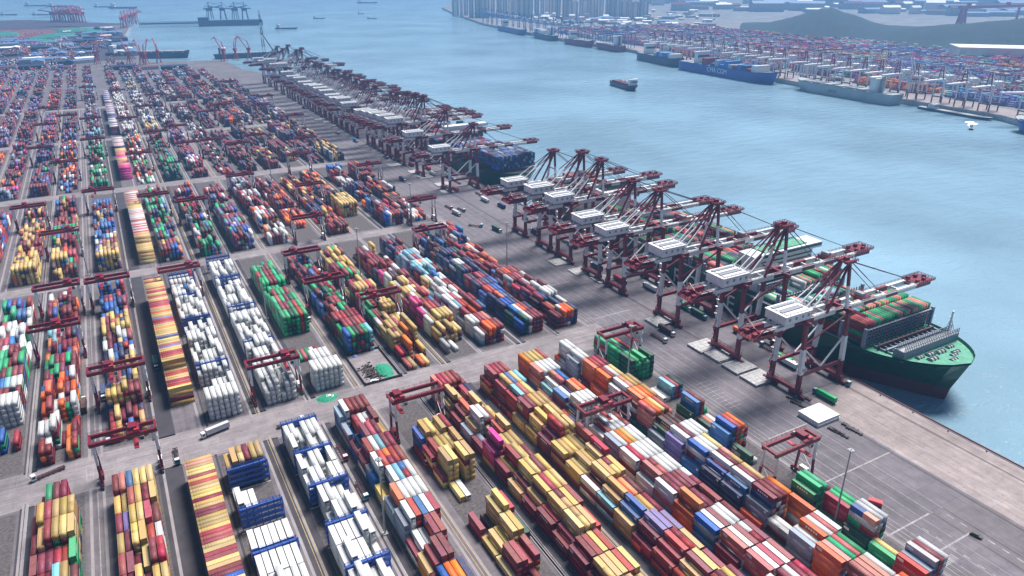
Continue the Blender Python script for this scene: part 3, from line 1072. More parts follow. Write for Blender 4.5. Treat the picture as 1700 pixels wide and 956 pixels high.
scores = [show(q) for q in BOXES]
order = sorted(range(len(BOXES)), key=lambda i: -scores[i])
solo = set(order[:300])
TIER = ['bottom', 'second', 'third', 'fourth', 'fifth', 'sixth']
dett = {}
doorm = {}
coolm = {}
for c in PCODES:
    for ln in (LEN40, LEN20):
        reef = c == 'w' and ln == LEN40
        v, f, mi = tmpl_detail(ln, reef)
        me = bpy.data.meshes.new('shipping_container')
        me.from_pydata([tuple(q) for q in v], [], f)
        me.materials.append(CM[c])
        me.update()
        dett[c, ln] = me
    dm = MB()
    dm.box(-.55, .55, -.05, 0, .12, CH_ - .18, CM[c])
    for dx in (-.25, .25):
        dm.box(dx - .035, dx + .035, -.11, -.05, .12, CH_ - .18, M_rod)
    for zz in (.5, 1.2, 2.0):
        dm.box(-.5, .5, -.075, -.051, zz, zz + .06, M_rod)
    doorm[c] = dm.mesh('door')
cm = MB()
cm.box(-1.0, 1.0, -.09, 0, .25, CH_ - .25, M_mark)
cm.box(-.8, .8, -.12, -.09, 1.45, 2.2, M_grille)
cm.cyl((-.45, -.16, 1.82), (-.45, -.12, 1.82), .28, M_dark)
cm.cyl((.45, -.16, 1.82), (.45, -.12, 1.82), .28, M_dark)
cm.box(-.85, -.1, -.12, -.09, .4, 1.25, M_grey)
coolmesh = cm.mesh('cooling_unit')
mkmesh = {}
for sx in (-1, 1):
    for q in range(3):
        mk = MB()
        a_, b_ = sorted((sx * (WID / 2 - .012), sx * (WID / 2 + .01)))
        if q == 0:
            for u in range(5):
                mk.box(a_, b_, -2.6 + u * 1.1, -1.9 + u * 1.1, .9, 1.75, M_mark)
        elif q == 1:
            mk.box(a_, b_, 2.6, 4.9, 1.0, 1.9, M_mark)
            mk.box(a_, b_, 2.6, 4.2, .7, .86, M_mark)
        else:
            mk.box(a_, b_, -4.9, -3.9, 1.2, 2.1, M_mark)
            for u in range(3):
                mk.box(a_, b_, 3.4 + u * .55, 3.8 + u * .55, 1.7, 2.0, M_mark)
        mkmesh[sx, q] = mk.mesh('side_marking')
ROWQ = {9: 'quayside', 0: 'crosswise'}
for q_, nm_ in zip(range(8, 0, -1), ('second', 'third', 'fourth', 'fifth', 'sixth', 'seventh', 'eighth', 'ninth')):
    ROWQ[q_] = nm_ + '-from-quay'
for q_, nm_ in ((-1, 'eleventh'), (-2, 'twelfth'), (-3, 'thirteenth'), (-4, 'fourteenth'), (-5, 'fifteenth'), (-6, 'sixteenth'), (-7, 'seventeenth'), (-8, 'eighteenth')):
    ROWQ[q_] = nm_ + '-from-quay'
chunks_pos = {'near': [], 'far': []}
for i, bx in enumerate(BOXES):
    x, y, z, rot, ln, c, vis, lab = bx
    if i not in solo:
        chunks_pos['x' if False else 'far'].append(bx)
        continue
    name, k, col, t, top, half = lab
    shade_ = random.uniform(.01, 1)
    o = bpy.data.objects.new('refrigerated_container' if (c == 'w' and 'reefer' in name) else 'shipping_container', dett[c, ln])
    COL.objects.link(o)
    o.color = (shade_, 0, 0, 1)
    o.location = (x, y, z)
    if rot:
        o.rotation_euler = (0, 0, R(90))
    w_ = PAINT[c][0]
    if name == 'ship':
        lb = '%s container atop the %s column from the quay, %s stack on the green ship' % (w_, ORD[col], 'foremost' if k < 220 else 'second')
    elif col < 0:
        fr = 'far' if name == 'crosswise stack' else 'near'
        lb = '%s container lying crosswise %s, %s from the %s end of the %s' % (w_, 'on top' if top else TIER[t] + ' tier', ORD[k], fr, name)
    else:
        rw = ROWQ[min(ROWS, key=lambda q: abs(ROWS[q] + 8.4 - x))]
        lb = '%s container %s, %s column from left, %s bay %s%s road, %s row' % (w_, 'on top' if top else TIER[t] + ' tier', ORD[col], ORD[k], (half + ' ') if half else '', 'before' if y < 298 else 'beyond', rw)
    tag(o, lb, 'container', 'containers stacked in the yard' if name != 'ship' else 'containers on the green ship')
    if not rot and ln == LEN40 and c != 'w' and random.random() < .7:
        for sx in (-1, 1):
            d = bpy.data.objects.new('side_marking', mkmesh[sx, random.randint(0, 2)])
            COL.objects.link(d)
            d.parent = o
    if True:
        if ln == LEN40 and c == 'w' and not rot:
            d = bpy.data.objects.new('cooling_unit', coolmesh)
            COL.objects.link(d)
            d.parent = o
            d.location = (0, -ln / 2 + .08, 0)
        else:
            for sx in (-.515, .515):
                d = bpy.data.objects.new('door', doorm[c])
                COL.objects.link(d)
                d.parent = o
                d.location = (sx, -ln / 2 + .08, 0)
                d.color = (shade_, 0, 0, 1)
                d.scale = (.9, 1, 1)
# everything else: one object
near, far = [], []
for bx in chunks_pos['far']:
    if bx[7] is not None and bx[7][0] != 'tall' and math.hypot(bx[0], bx[1]) < 420 and (bx[6] is None or bx[6][0] == 'deck' or any(bx[6])):
        near.append(bx)
    else:
        far.append(bx)
ci = {c: i for i, c in enumerate(PCODES)}
chunks = []
for ln in (LEN40, LEN20):
    for reef in (False, True):
        L_ = [q for q in near if q[4] == ln and (q[5] == 'w') == reef]
        if L_:
            chunks.append(inst(tmpl_detail(ln, reef), np.array([q[:3] for q in L_], float), np.ones((len(L_), 3)), np.array([q[3] for q in L_]), np.array([ci[q[5]] for q in L_])))
pos = np.array([q[:3] for q in far], float)
hs = [CH_ * q[7][1] - .04 if (q[7] and q[7][0] == 'tall') else CH_ - .04 for q in far]
size = np.array([(WID, q[4], h) for q, h in zip(far, hs)], float)
chunks.append(inst(tmpl_simple(), pos, size, np.array([q[3] for q in far]), np.array([ci[q[5]] for q in far])))
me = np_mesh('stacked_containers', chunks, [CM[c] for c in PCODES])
o = bpy.data.objects.new('stacked_containers', me)
o.color = (0, 0, 0, 1)
COL.objects.link(o)
tag(o, 'thousands of mixed colour containers stacked in long rows across the port and on its ships', 'containers', None, 'stuff')

# cooling units and reefer ends of the near white stacks stay in the paint; racks stand between them
# ---------------------------------------------------------------- reefer racks
def make_rack():
    r = empty('reefer_rack')
    f = MB()
    for i in range(7):
        x = i * 2.86
        for y in (0, 1.7):
            f.box(x - .12, x + .12, y - .12, y + .12, 0, 11.6, M_rackblue)
    obf = f.obj('frame', r)
    for t in range(4):
        p = MB()
        z = 0.4 + t * 2.75 if t else 0.3
        z = 2.6 * t + 2.5
        p.box(-.3, 17.5, -.15, 1.85, z, z + .16, M_rackblue)
        p.rail([(-.3, -.2, z + .16), (17.5, -.2, z + .16)], 1.1, M_rackblue, .12, 1.45)
        p.rail([(-.3, 1.9, z + .16), (17.5, 1.9, z + .16)], 1.1, M_rackblue, .12, 1.45)
        # mesh infill of the side railings
        p.box(-.3, 17.5, -.27, -.23, z - .5, z + .75, M_rackblue)
        p.obj('walkway', r)
    s = MB()
    for t in range(4):
        s.bar((17.9, .2 if t % 2 else 1.6, 2.6 * t), (17.9, 1.6 if t % 2 else .2, 2.6 * t + 2.6), .7, M_rackblue, .1)
    s.obj('stair', r)
    c = MB()
    c.box(-.8, 17.9, -.9, -.3, z2, .25, M_conc)
    c.obj('plinth', r)
    return reg(r)


rack0 = make_rack()
RK = [(1, y) for y in RACK1[:5]] + [(2, y) for y in RACK2[:7]] + [(1, 368.5), (1, 410), (1, 430.5), (1, 469), (1, 508), (2, 383), (2, 435), (2, 487), (2, 528)]
for i, (r, y) in enumerate(RK):
    o = rack0 if i == 0 else dup(rack0, (0, 0, 0))
    o.location = (ROWS[r] + .6, y, 0)
    o.scale = (.89, .88, 1)
    near_ = y < 300
    n_ = sum(1 for q in RK[:i] if q[0] == r and (q[1] < 300) == near_)
    nm = {(1, True): 'near row beside the crosswise stack', (2, True): 'second reefer row, near side of the road', (1, False): 'white row beyond the road by the crosswise rank',
          (2, False): 'second white row beyond the road'}[r, near_]
    tag(o, 'blue reefer rack, %s from the road, %s' % (ORD[n_], nm), 'reefer rack', 'blue racks between the reefers')

# ---------------------------------------------------------------- yard gantry cranes
def make_rtg():
    r = empty('yard_gantry_crane')
    W, D, H = 11.55, 3.4, 21.0
    for sy in (-1, 1):
        g_ = MB()
        g_.box(-W - 1.4, W + 1.4, sy * D - .55, sy * D + .55, H - .9, H + .8, M_maroon)
        g_.rail([(-W - 1.3, sy * (D + .8), H + .8), (W + 1.3, sy * (D + .8), H + .8)], 1.1, M_maroon, .1, 2.6)
        g_.obj('girder', r)
        for sx in (-1, 1):
            l = MB()
            l.bar((sx * W, sy * D, H - .9), (sx * W, sy * (D + .25), 11), .95, M_cwhite, .75)
            l.bar((sx * W, sy * (D + .25), 11), (sx * W, sy * (D + .9), 1.9), .95, M_maroon, .8)
            l.obj('leg', r)
    for sx in (-1, 1):
        s = MB()
        s.box(sx * W - .55, sx * W + .55, -D - 2.2, D + 2.2, 1.1, 2.2, M_maroon)
        s.bar((sx * W, -D, 12), (sx * W, D, 12), .5, M_maroon)
        s.bar((sx * W, -D - .6, 5), (sx * W, D, 12), .25, M_cwhite)
        s.obj('sill_beam', r)
        for sy in (-1, 1):
            for k in (0, 1):
                w = MB()
                yy = sy * (D + 0.9 + (1.5 if k else -0.6))
                w.cyl((sx * W - .35, yy, .8), (sx * W + .35, yy, .8), .78, M_rubber, 12)
                w.cyl((sx * W - .37, yy, .8), (sx * W + .37, yy, .8), .35, M_grey, 8)
                w.obj('wheel', r)
        e = MB()
        e.box(sx * W - .9, sx * W + .9, -1.9, 1.9, 2.2, 4.6, M_maroon if sx < 0 else M_cwhite)
        e.obj('engine_house', r)
    for sx in (-1, 1):
        e = MB()
        e.box(sx * (W + .9) - .5, sx * (W + .9) + .5, -D - .6, D + .6, H - .2, H + .9, M_maroon)
        e.obj('end_beam', r)
    t = MB()
    t.box(-2.4, 2.4, -D - .5, D + .5, H + 1.0, H + 1.5, M_maroon)
    t.box(-1.8, 1.4, -2.2, 2.2, H + 1.5, H + 3.2, M_maroon)
    t.box(-2.2, -1.2, 2.3, 3.2, H + 1.5, H + 2.5, M_grey)
    t.box(.3, 2.2, -3.6, -2.4, H + 1.5, H + 2.4, M_cred)
    t.rail([(-2.4, -D - .5, H + 1.5), (2.4, -D - .5, H + 1.5)], 1.0, M_maroon, .1, 1.2)
    to = t.obj('trolley', r)
    c = MB()
    c.box(1.8, 3.4, -D - .4, -D + 1.9, H - 3.4, H - 1.0, M_cwhite)
    c.box(1.84, 3.36, -D - .43, -D - .38, H - 3.0, H - 1.5, M_glass)
    c.obj('cab', to)
    s = MB()
    for q in (-1, 1):
        for w in (-1, 1):
            s.bar((q * .9, w * 2.2, H + .9), (q * .9, w * 4.6, 16.3), .07, M_dark)
    s.box(-.9, .9, -6.0, 6.0, 15.7, 16.2, M_cred)
    s.obj('spreader', to)
    ld = MB()
    for k in range(7):
        z = 2.5 + k * 2.6
        ld.bar((W + .9, (-2.6 if k % 2 else -4.2), z), (W + .9, (-4.2 if k % 2 else -2.6), z + 2.4), .3, M_cwhite, .12)
    ld.obj('ladder', r)
    return reg(r)


rtg0 = make_rtg()
RTG = [(4, 272), (7, 222), (9, 160), (-1, 302), (9, 277), (-1, 367), (-2, 434), (2, 336), (4, 428), (5, 388), (-2, 497), (-1, 495), (1, 492), (4, 484), (8, 486),
       (-1, 727), (1, 688), (2, 655), (-2, 614), (-1, 972), (1, 868), (4, 902), (-3, 950), (5, 560), (6, 655), (9, 560), (9, 700), (4, 720), (5, 868), (6, 905), (8, 860),
       (3, 900), (2, 985), (3, 1010), (-2, 862), (7, 780), (8, 1120), (6, 1150), (1, 1100), (2, 1190), (-1, 1120), (-2, 1160), (-3, 1240), (4, 1250), (5, 1100), (7, 1260),
       (9, 1010), (9, 1200), (3, 1300), (1, 1380), (4, 1420), (6, 1380), (8, 1400), (-1, 1440), (-3, 1100), (-3, 700)]
RLAB = {0: 'maroon gantry crane with white legs standing over bare gravel by the cross road', 1: 'maroon gantry crane standing over a white-topped container stack, trolley low',
        2: 'maroon gantry crane standing over green containers near the quay road', 3: 'maroon gantry crane with its legs on the cross road, above red containers',
        4: 'gantry crane standing over green containers where cross road meets quay', 5: 'gantry crane over dark blue containers left of the crosswise rank',
        6: 'gantry crane over mixed green and orange containers at the left edge', 7: 'gantry crane over the white reefers nearest the cross road',
        9: 'gantry crane over maroon stacks right of the rubble pit', 14: 'gantry crane over navy stacks at the second cross road, near the quay'}
RN = {-8: '', -7: '', -6: '', -5: 'outermost left', -4: 'far left', -3: 'third left', -2: 'second left', -1: 'first left', 1: 'first right', 2: 'second right', 3: 'third right', 4: 'fourth right', 5: 'fifth right',
      6: 'sixth right', 7: 'seventh right', 8: 'eighth right', 9: 'quayside'}
for i, (r, y) in enumerate(RTG):
    o = rtg0 if i == 0 else dup(rtg0, (0, 0, 0))
    o.location = (ROWS[r] + 7.35, y, z3)
    tr = [q for q in [c for c in COL.objects if c.parent == o] if q.name.startswith('trolley')]
    tx = random.uniform(-7, 7)
    if i in (0,):
        tx = -9
    if i in (4, 2):
        tx = 6
    for q in tr:
        q.location = (tx, 0, 0)
    s_ = sum(1 for a in RTG[:i] if a[0] == r)
    sec = [k for k, (a, b_) in enumerate(SECT) if a - 10 <= y <= b_ + 14][0]
    lb = RLAB.get(i) or 'gantry crane over the %s row, %s yard section out, %s crane of that row' % (ROWQ[r], ORD[sec], ORD[s_])
    tag(o, lb, 'gantry crane', 'gantry cranes over the yard rows')

# ---------------------------------------------------------------- quay cranes
def make_qc():
    r = empty('quay_crane')
    D = 8.6
    XL, XW = 281.0, 312.0
    X0 = XL

    def X(v):
        return v - X0
    for x in (XL, XW):
        for sy in (-1, 1):
            l = MB()
            l.bar((X(x), sy * D, 2.6), (X(x), sy * D, 13), 2.1, M_maroon, 1.9)
            l.bar((X(x), sy * D, 13), (X(x), sy * (D - .8), 27), 2.2, M_cwhite, 2.0)
            l.bar((X(x), sy * (D - .8), 27), (X(x), sy * (D - 1.6), 41), 2.0, M_maroon, 1.8)
            l.obj('leg', r)
            for k in range(2):
                bg_ = MB()
                yy = sy * D + (k - .5) * 5.4
                bg_.box(X(x) - .75, X(x) + .75, yy - 2.2, yy + 2.2, .9, 1.9, M_maroon)
                bg_.bar((X(x), yy, 1.7), (X(x), sy * D, 2.9), 1.1, M_maroon)
                for q in (-1.6, -.55, .55, 1.6):
                    bg_.cyl((X(x) - .4, yy + q, .5), (X(x) + .4, yy + q, .5), .42, M_dark)
                bg_.obj('bogie', r)
        s = MB()
        s.box(X(x) - .9, X(x) + .9, -D - 2.5, D + 2.5, 2.5, 4.4, M_maroon)
        s.rail([(X(x) + 1.0, -D - 2, 4.4), (X(x) + 1.0, D + 2, 4.4)], 1.1, M_maroon, .12, 2.5)
        s.obj('sill_beam', r)
        t = MB()
        t.box(X(x) - .8, X(x) + .8, -D - 1, D + 1, 40.3, 42.2, M_maroon)
        t.obj('cross_beam', r)
    for sy in (-1, 1):
        p = MB()
        p.box(X(XL) + .8, X(XW) - .8, sy * D - .6, sy * D + .6, 11.6, 13.3, M_maroon)
        p.rail([(X(XL) + .8, sy * (D + .8), 13.3), (X(XW) - .8, sy * (D + .8), 13.3)], 1.1, M_maroon, .12, 3)
        p.obj('portal_beam', r)
        b_ = MB()
        b_.bar((X(XL) + .8, sy * (D - .9), 27), (X(296), sy * (D - .3), 13.6), .72, M_cwhite)
        b_.bar((X(XW) - .8, sy * (D - .9), 27), (X(296), sy * (D - .3), 13.6), .72, M_cwhite)
        b_.obj('brace', r)
        b_ = MB()
        b_.bar((X(XL), sy * (D - 1), 29), (X(XW), sy * (D - 1.4), 39.8), .7, M_maroon)
        b_.obj('diagonal_tie', r)
        g_ = MB()
        y0, y1 = sy * 3.2 - .8, sy * 3.2 + .8
        for a, c, m_ in ((252, 262, M_maroon), (262, 276, M_cwhite), (276, 290, M_maroon), (290, 306, M_cwhite), (306, 318, M_maroon)):
            g_.box(X(a), X(c), y0, y1, 39.3, 41.9, m_)
        g_.rail([(X(252), sy * 4.6, 41.9), (X(318), sy * 4.6, 41.9)], 1.1, M_cwhite, .12, 3)
        g_.box(X(252), X(318), min(sy * 3.75, sy * 4.7), max(sy * 3.75, sy * 4.7), 41.6, 41.75, M_grey)
        g_.obj('girder', r)
        g_ = MB()
        for a, c, m_ in ((318.2, 328, M_cwhite), (328, 338, M_maroon), (338, 346, M_cwhite), (346, 356, M_maroon), (356, 372, M_cwhite), (372, 385, M_maroon)):
            g_.box(X(a), X(c), y0, y1, 39.3, 41.9, m_)
        g_.rail([(X(319), sy * 4.6, 41.9), (X(384), sy * 4.6, 41.9)], 1.1, M_cwhite if sy < 0 else M_maroon, .12, 3)
        g_.box(X(319), X(385), min(sy * 3.75, sy * 4.7), max(sy * 3.75, sy * 4.7), 41.6, 41.75, M_grey)
        g_.obj('boom', r)
    w = MB()
    for x in (254, 266, 290, 300, 322, 334, 347, 359, 371, 383):
        ct = MB()
        ct.box(X(x) - .4, X(x) + .4, -2.65, 2.65, 40.3, 41.3, M_maroon if x > 365 or x < 260 else M_cwhite)
        ct.obj('cross_tie', r)
    w.box(X(372), X(386.5), -5.2, 5.2, 41.95, 42.2, M_maroon)
    w.rail([(X(372), -5.2, 42.2), (X(386.5), -5.2, 42.2), (X(386.5), 5.2, 42.2), (X(372), 5.2, 42.2)], 1.3, M_maroon, .2, 1.8)
    for x, y in ((374, -2.8), (374, 2.8), (380, -2.5), (380, 2.5), (384, 0)):
        w.box(X(x) - .9, X(x) + .9, y - .8, y + .8, 42.2, 43.8, M_maroon)
    w.obj('tip_platform', r)
    w = MB()
    for sy in (-1, 1):
        w.box(X(247), X(262), sy * 5.6 - .3, sy * 5.6 + .3, 39.2, 40.2, M_maroon)
        w.bar((X(247), sy * 5.6, 40), (X(254), sy * 5.6, 44), .4, M_maroon)
        w.bar((X(254), sy * 5.6, 44), (X(262), sy * 5.6, 40), .4, M_maroon)
        w.bar((X(254), sy * 5.6, 44), (X(252), -sy * 5.6, 40), .3, M_maroon)
    w.box(X(247), X(262), -5.8, 5.8, 38.7, 39.1, M_maroon)
    w.rail([(X(262), -5.8, 39.1), (X(247), -5.8, 39.1), (X(247), 5.8, 39.1), (X(262), 5.8, 39.1)], 1.3, M_maroon, .2, 1.8)
    for x, y in ((250, -3), (254, 3.4), (257.5, -3.4), (250.5, 2.6)):
        w.box(X(x) - 1.1, X(x) + 1.1, y - 1.1, y + 1.1, 39.1, 41.4, M_maroon)
    w.obj('rear_platform', r)
    h = MB()
    h.box(X(266), X(284), -6.4, 6.4, 43.0, 47.4, M_cwhite)
    h.box(X(265.5), X(284.5), -6.8, 6.8, 47.4, 47.8, M_cwhite)
    for k in range(4):
        h.box(X(267.5), X(282.5), -5.4 + k * 2.85, -3.5 + k * 2.85, 47.8, 48.3, M_roofgrey if k % 2 else M_hatchw)
    for x in (269, 273.5, 278, 282):
        for sy in (-1, 1):
            h.box(X(x) - .7, X(x) + .7, min(sy * 6.4, sy * 6.46), max(sy * 6.4, sy * 6.46), 44.8, 46.2, M_roofgrey)
    for x in (267, 282):
        for sy in (-1, 1):
            h.box(X(x) - .4, X(x) + .4, sy * 3.2 - .4, sy * 3.2 + .4, 41.9, 43.0, M_maroon)
    h.rail([(X(265.6), -6.7, 47.8), (X(284.4), -6.7, 47.8), (X(284.4), 6.7, 47.8)], 1.0, M_cwhite, .1, 2.5)
    h.obj('machinery_house', r)
    a = MB()
    ZA = 65.5
    for sy in (-1, 1):
        a.bar((X(311), sy * 6.2, 42.2), (X(311.5), sy * 4.3, 54), 1.3, M_cwhite)
        a.bar((X(311.5), sy * 4.3, 54), (X(312), sy * 2.4, ZA), 1.3, M_maroon)
        a.bar((X(297), sy * 5.4, 42.2), (X(312), sy * 2.2, ZA), 1.0, M_maroon)
        a.box(X(308.5), X(315.8), sy * 2.6 - .8, sy * 2.6 + .8, ZA, ZA + 1.4, M_maroon)
    a.bar((X(311.4), -5, 52), (X(311.4), 5, 52), .6, M_maroon)
    a.box(X(309.4), X(315), -2.2, 2.2, ZA + .1, ZA + .6, M_maroon)
    a.rail([(X(308), -3.8, ZA + .6), (X(316.4), -3.8, ZA + .6), (X(316.4), 3.8, ZA + .6), (X(308), 3.8, ZA + .6), (X(308), -3.8, ZA + .6)], 1.4, M_maroon, .2, 1.6)
    a.box(X(311), X(313.4), -1, 1, ZA + .6, ZA + 2.6, M_maroon)
    a.obj('a_frame', r)
    for sy in (-1, 1):
        for tx, ty, tt in ((284, 4.0, 43), (273, 4.4, 43)):
            bk = MB()
            p0, p1 = Vector((X(311.5), sy * 2.4, ZA + .2)), Vector((X(tx), sy * ty, tt))
            pm = p0.lerp(p1, .45)
            bk.bar(p0, pm, .65 if tx > 280 else .45, M_maroon)
            bk.bar(pm, p1, .65 if tx > 280 else .45, M_cwhite)
            bk.obj('backstay', r)
        for tx in (343, 374):
            fk = MB()
            p0, p1 = Vector((X(313), sy * 2.4, ZA + .6)), Vector((X(tx), sy * 3.2, 42.4))
            fk.bar(p0, p0.lerp(p1, .5), .38, M_maroon)
            fk.bar(p0.lerp(p1, .5), p1, .26, M_dark)
            fk.obj('forestay', r)
    t = MB()
    t.box(-3.4, 3.4, -3.6, 3.6, 42.05, 43.1, M_maroon)
    t.box(-2.2, .6, -2.4, 2.4, 43.1, 45.0, M_grey)
    t.rail([(-3.4, -3.6, 43.1), (3.4, -3.6, 43.1)], 1.1, M_maroon, .12, 1.7)
    to = t.obj('trolley', r)
    to.location = (X(330), 0, 0)
    c = MB()
    c.box(3.6, 5.6, -1.3, 1.3, 36.6, 39.4, M_cwhite)
    c.box(3.7, 5.63, -1.33, 1.33, 37.3, 38.7, M_glass)
    c.box(4.0, 5.2, -.2, .2, 39.4, 42.1, M_maroon)
    c.obj('cab', to)
    s = MB()
    for q in (-1, 1):
        for w_ in (-1, 1):
            s.bar((q * .9, w_ * 2.2, 42.0), (q * .9, w_ * 4.4, 33.2), .09, M_dark)
    s.box(-1.1, 1.1, -6.0, 6.0, 32.5, 33.2, M_cred)
    s.obj('spreader', to)
    ld = MB()
    for k in range(9):
        z = 4.5 + k * 4
        ya, yb = (D + .6, D + 2.4) if k % 2 else (D + 2.4, D + .6)
        ld.bar((-1.3, ya - k * .1 - .6, z), (-1.3, yb - k * .1 - .6, z + 3.9), .5, M_cwhite if 2 < k < 7 else M_maroon, .16)
        ld.box(-1.8, -.6, D + .1 - k * .15, D + 2.2 - k * .1, z + 3.9, z + 4.02, M_cwhite if 2 < k < 7 else M_maroon)
    ld.obj('stair_tower', r)
    el = MB()
    el.box(-.2, 2.2, -D - .9, -D + 1.3, 14, 16.6, M_grey)
    el.obj('lift_cabin', r)
    return reg(r)


qc0 = make_qc()
QC = [(214, 1), (256, 1.095), (306, 1.09), (360, 1), (388, 1), (425, 1.1), (453, 1.1), (492, 1), (640, .95), (708, 1.0), (764, 1.1), (791, 1.08), (818, 1.05), (845, 1.0), (872, .95),
      (930, .95), (955, 1), (980, .95), (1005, .95), (1032, 1), (1060, 1), (1088, 1), (1118, .95), (1150, .95), (1182, 1), (1225, .95), (1265, 1), (1300, 1.2), (1345, 1.1), (1400, 1.15), (1450, 1), (1500, 1)]
QL = ['nearest the bow of the green ship', 'second from the bow of the green ship', 'third from the bow of the green ship', 'fourth from the bow of the green ship',
      'fifth from the green bow, close beside the sixth', 'sixth from the bow of the green ship', 'seventh from the bow of the green ship', 'at the stern of the green ship, last of its group of eight',
      'standing alone at the end of the navy ship']
for i, (y, sc) in enumerate(QC):
    o = qc0 if i == 0 else dup(qc0, (0, 0, 0))
    o.location = (281, y, z3)
    o.scale = (1 + .04 * math.sin(i * 2.3), 1, sc)
    tx = [330, 352, 339, 335, 326, 345, 330, 341][i % 8] - 281
    for q in [c for c in COL.objects if c.parent == o and c.name.startswith('trolley')]:
        q.location = (tx, 0, 0)
    if i < len(QL):
        lb = 'maroon quay crane %s' % QL[i]
    else:
        lb = 'maroon and white quay crane, %s beyond the lone crane by the navy ship' % ORD[i - len(QL)]
    tag(o, lb, 'quay crane', 'ship-to-shore cranes along the quay')

# ---------------------------------------------------------------- ships
def hull_pts(x, hw, y0, y1, n=14, bow=46.0, stern=18.0, sq=.8):
    """outline seen from above, bow at y0 (towards the camera)"""
    L_, Rr = [], []
    for i in range(n + 1):
        t = i / n
        w = hw * (1 - (1 - t) ** 2.2) ** 0.62
        L_.append((x - w, y0 + bow * t))
        Rr.append((x + w, y0 + bow * t))
    for t in (0.0, .5, 1.0):
        w = hw * (1 - (1 - sq) * t * t)
        L_.append((x - w, y1 - stern * (1 - t)))
        Rr.append((x + w, y1 - stern * (1 - t)))
    return L_, Rr


def hull_mesh(x, hw, y0, y1, zt, paint, boot, deck, bowrise=3.0, flare=.72, draftz=WZ - 6, boot_z=1.5, bow=46.0):
    """lofted hull, flared at the bow; returns MB"""
    m = MB()
    levels = [(draftz, flare * .9, 9.0), (boot_z, flare, 6.5), (boot_z + (zt - boot_z) * .55, (flare + 1) / 2, 3.5), (zt, 1.0, 0.0)]
    rings = []
    for z, fl, rake in levels:
        L_, Rr = hull_pts(x, hw, y0 + rake, y1 - rake * .4, bow=bow * (2 - fl * .9))
        full = L_[::-1] + Rr[1:]
        n_ = len(full)
        ring = []
        for i, (px_, py_) in enumerate(full):
            dy = py_ - y0
            near_bow = max(0.0, 1 - dy / (bow * 1.3))
            f = 1 - (1 - fl) * near_bow
            zz = z + (bowrise * near_bow ** 1.5 if z == zt else 0)
            ring.append((x + (px_ - x) * f, py_, zz))
        rings.append(ring)
    base = len(m.v)
    for rg in rings:
        m.v += rg
    n_ = len(rings[0])
    for k in range(3):
        mk_ = m.m(boot if k == 0 else paint)
        for i in range(n_ - 1):
            m.f.append([base + k * n_ + i, base + k * n_ + i + 1, base + (k + 1) * n_ + i + 1, base + (k + 1) * n_ + i])
            m.mi.append(mk_)
        m.f.append([base + k * n_ + n_ - 1, base + k * n_, base + (k + 1) * n_, base + (k + 1) * n_ + n_ - 1])
        m.mi.append(mk_)
    return m, rings


def deck_mesh(ring, drop, m_):
    d = MB()
    k = d.m(m_)
    n_ = len(ring)
    h = n_ // 2
    d.v += [(p[0] , p[1], p[2] - drop) for p in ring]
    # strips across
    for i in range(h):
        a, b2 = h - i, h + i
        if i == 0:
            d.f.append([h, h - 1, h + 1])
        else:
            if a - 1 >= 0 and b2 + 1 < n_:
                d.f.append([a, a - 1, b2 + 1, b2])
        if len(d.mi) < len(d.f):
            d.mi.append(k)
    return d


def winch(x, y, z):
    return x, y, z


# the green container ship, its bow towards the camera
ship = empty('container_ship', (359.5, 366, WZ))
SX, SY = 359.5, 366
hm, rings = hull_mesh(0, 31.5, 166 - SY, 566 - SY, 14.5 - WZ, M_hullg, M_boot, M_deckg, 3.2, .30, -8, 7.5, 46)
ho = hm.obj('hull', ship)
dk = deck_mesh(rings[-1], 1.25, M_deckg).obj('deck', ship)


def sh(x, y, z):
    return (x - SX, y - SY, z - WZ)


def sbox(m, x0, x1, y0, y1, za, zb, mm):
    m.box(x0 - SX, x1 - SX, y0 - SY, y1 - SY, za - WZ, zb - WZ, mm)


b = MB()                                                       # breakwater on the forecastle with its fenced top
sbox(b, 336.5, 383.5, 187.4, 188, 13.4, 19.2, M_lash)
sbox(b, 336.5, 337.1, 188.0, 193.5, 13.4, 19.2, M_lash)
sbox(b, 382.9, 383.5, 188.0, 193.5, 13.4, 19.2, M_lash)
sbox(b, 337.1, 382.9, 188.0, 192.2, 18.9, 19.2, M_grey)
b.rail([sh(336.8, 187.7, 19.2), sh(383.2, 187.7, 19.2)], 3.0, M_lash, .28, 1.5)
b.rail([sh(336.8, 192.0, 19.2), sh(383.2, 192.0, 19.2)], 3.0, M_lash, .28, 1.5)
for k in range(13):
    sbox(b, 337 + k * 4, 337.5 + k * 4, 192.2, 205, 13.4, 15.4, M_lash)
sbox(b, 337, 383, 197, 198, 13.4, 16.4, M_lash)
sbox(b, 336, 384, 201.5, 202.2, 13.4, 17.0, M_boot)
b.obj('breakwater', ship)


def lashing(y, z0, z1, name='lashing_bridge'):
    b = MB()
    for k in range(24):
        x = 331 + k * 2.48
        sbox(b, x - .14, x + .14, y - .3, y + .3, z0, z1, M_lash)
    z = z0 + 1.8
    while z <= z1:
        sbox(b, 330.6, 388.4, y - .5, y + .5, z, z + .22, M_lash)
        z += 2.1
    for xx in (330.4, 388.4):
        sbox(b, xx - .8, xx + .8, y - .8, y + .8, z0, z1 + .8, M_lash)
    return b.obj(name, ship)


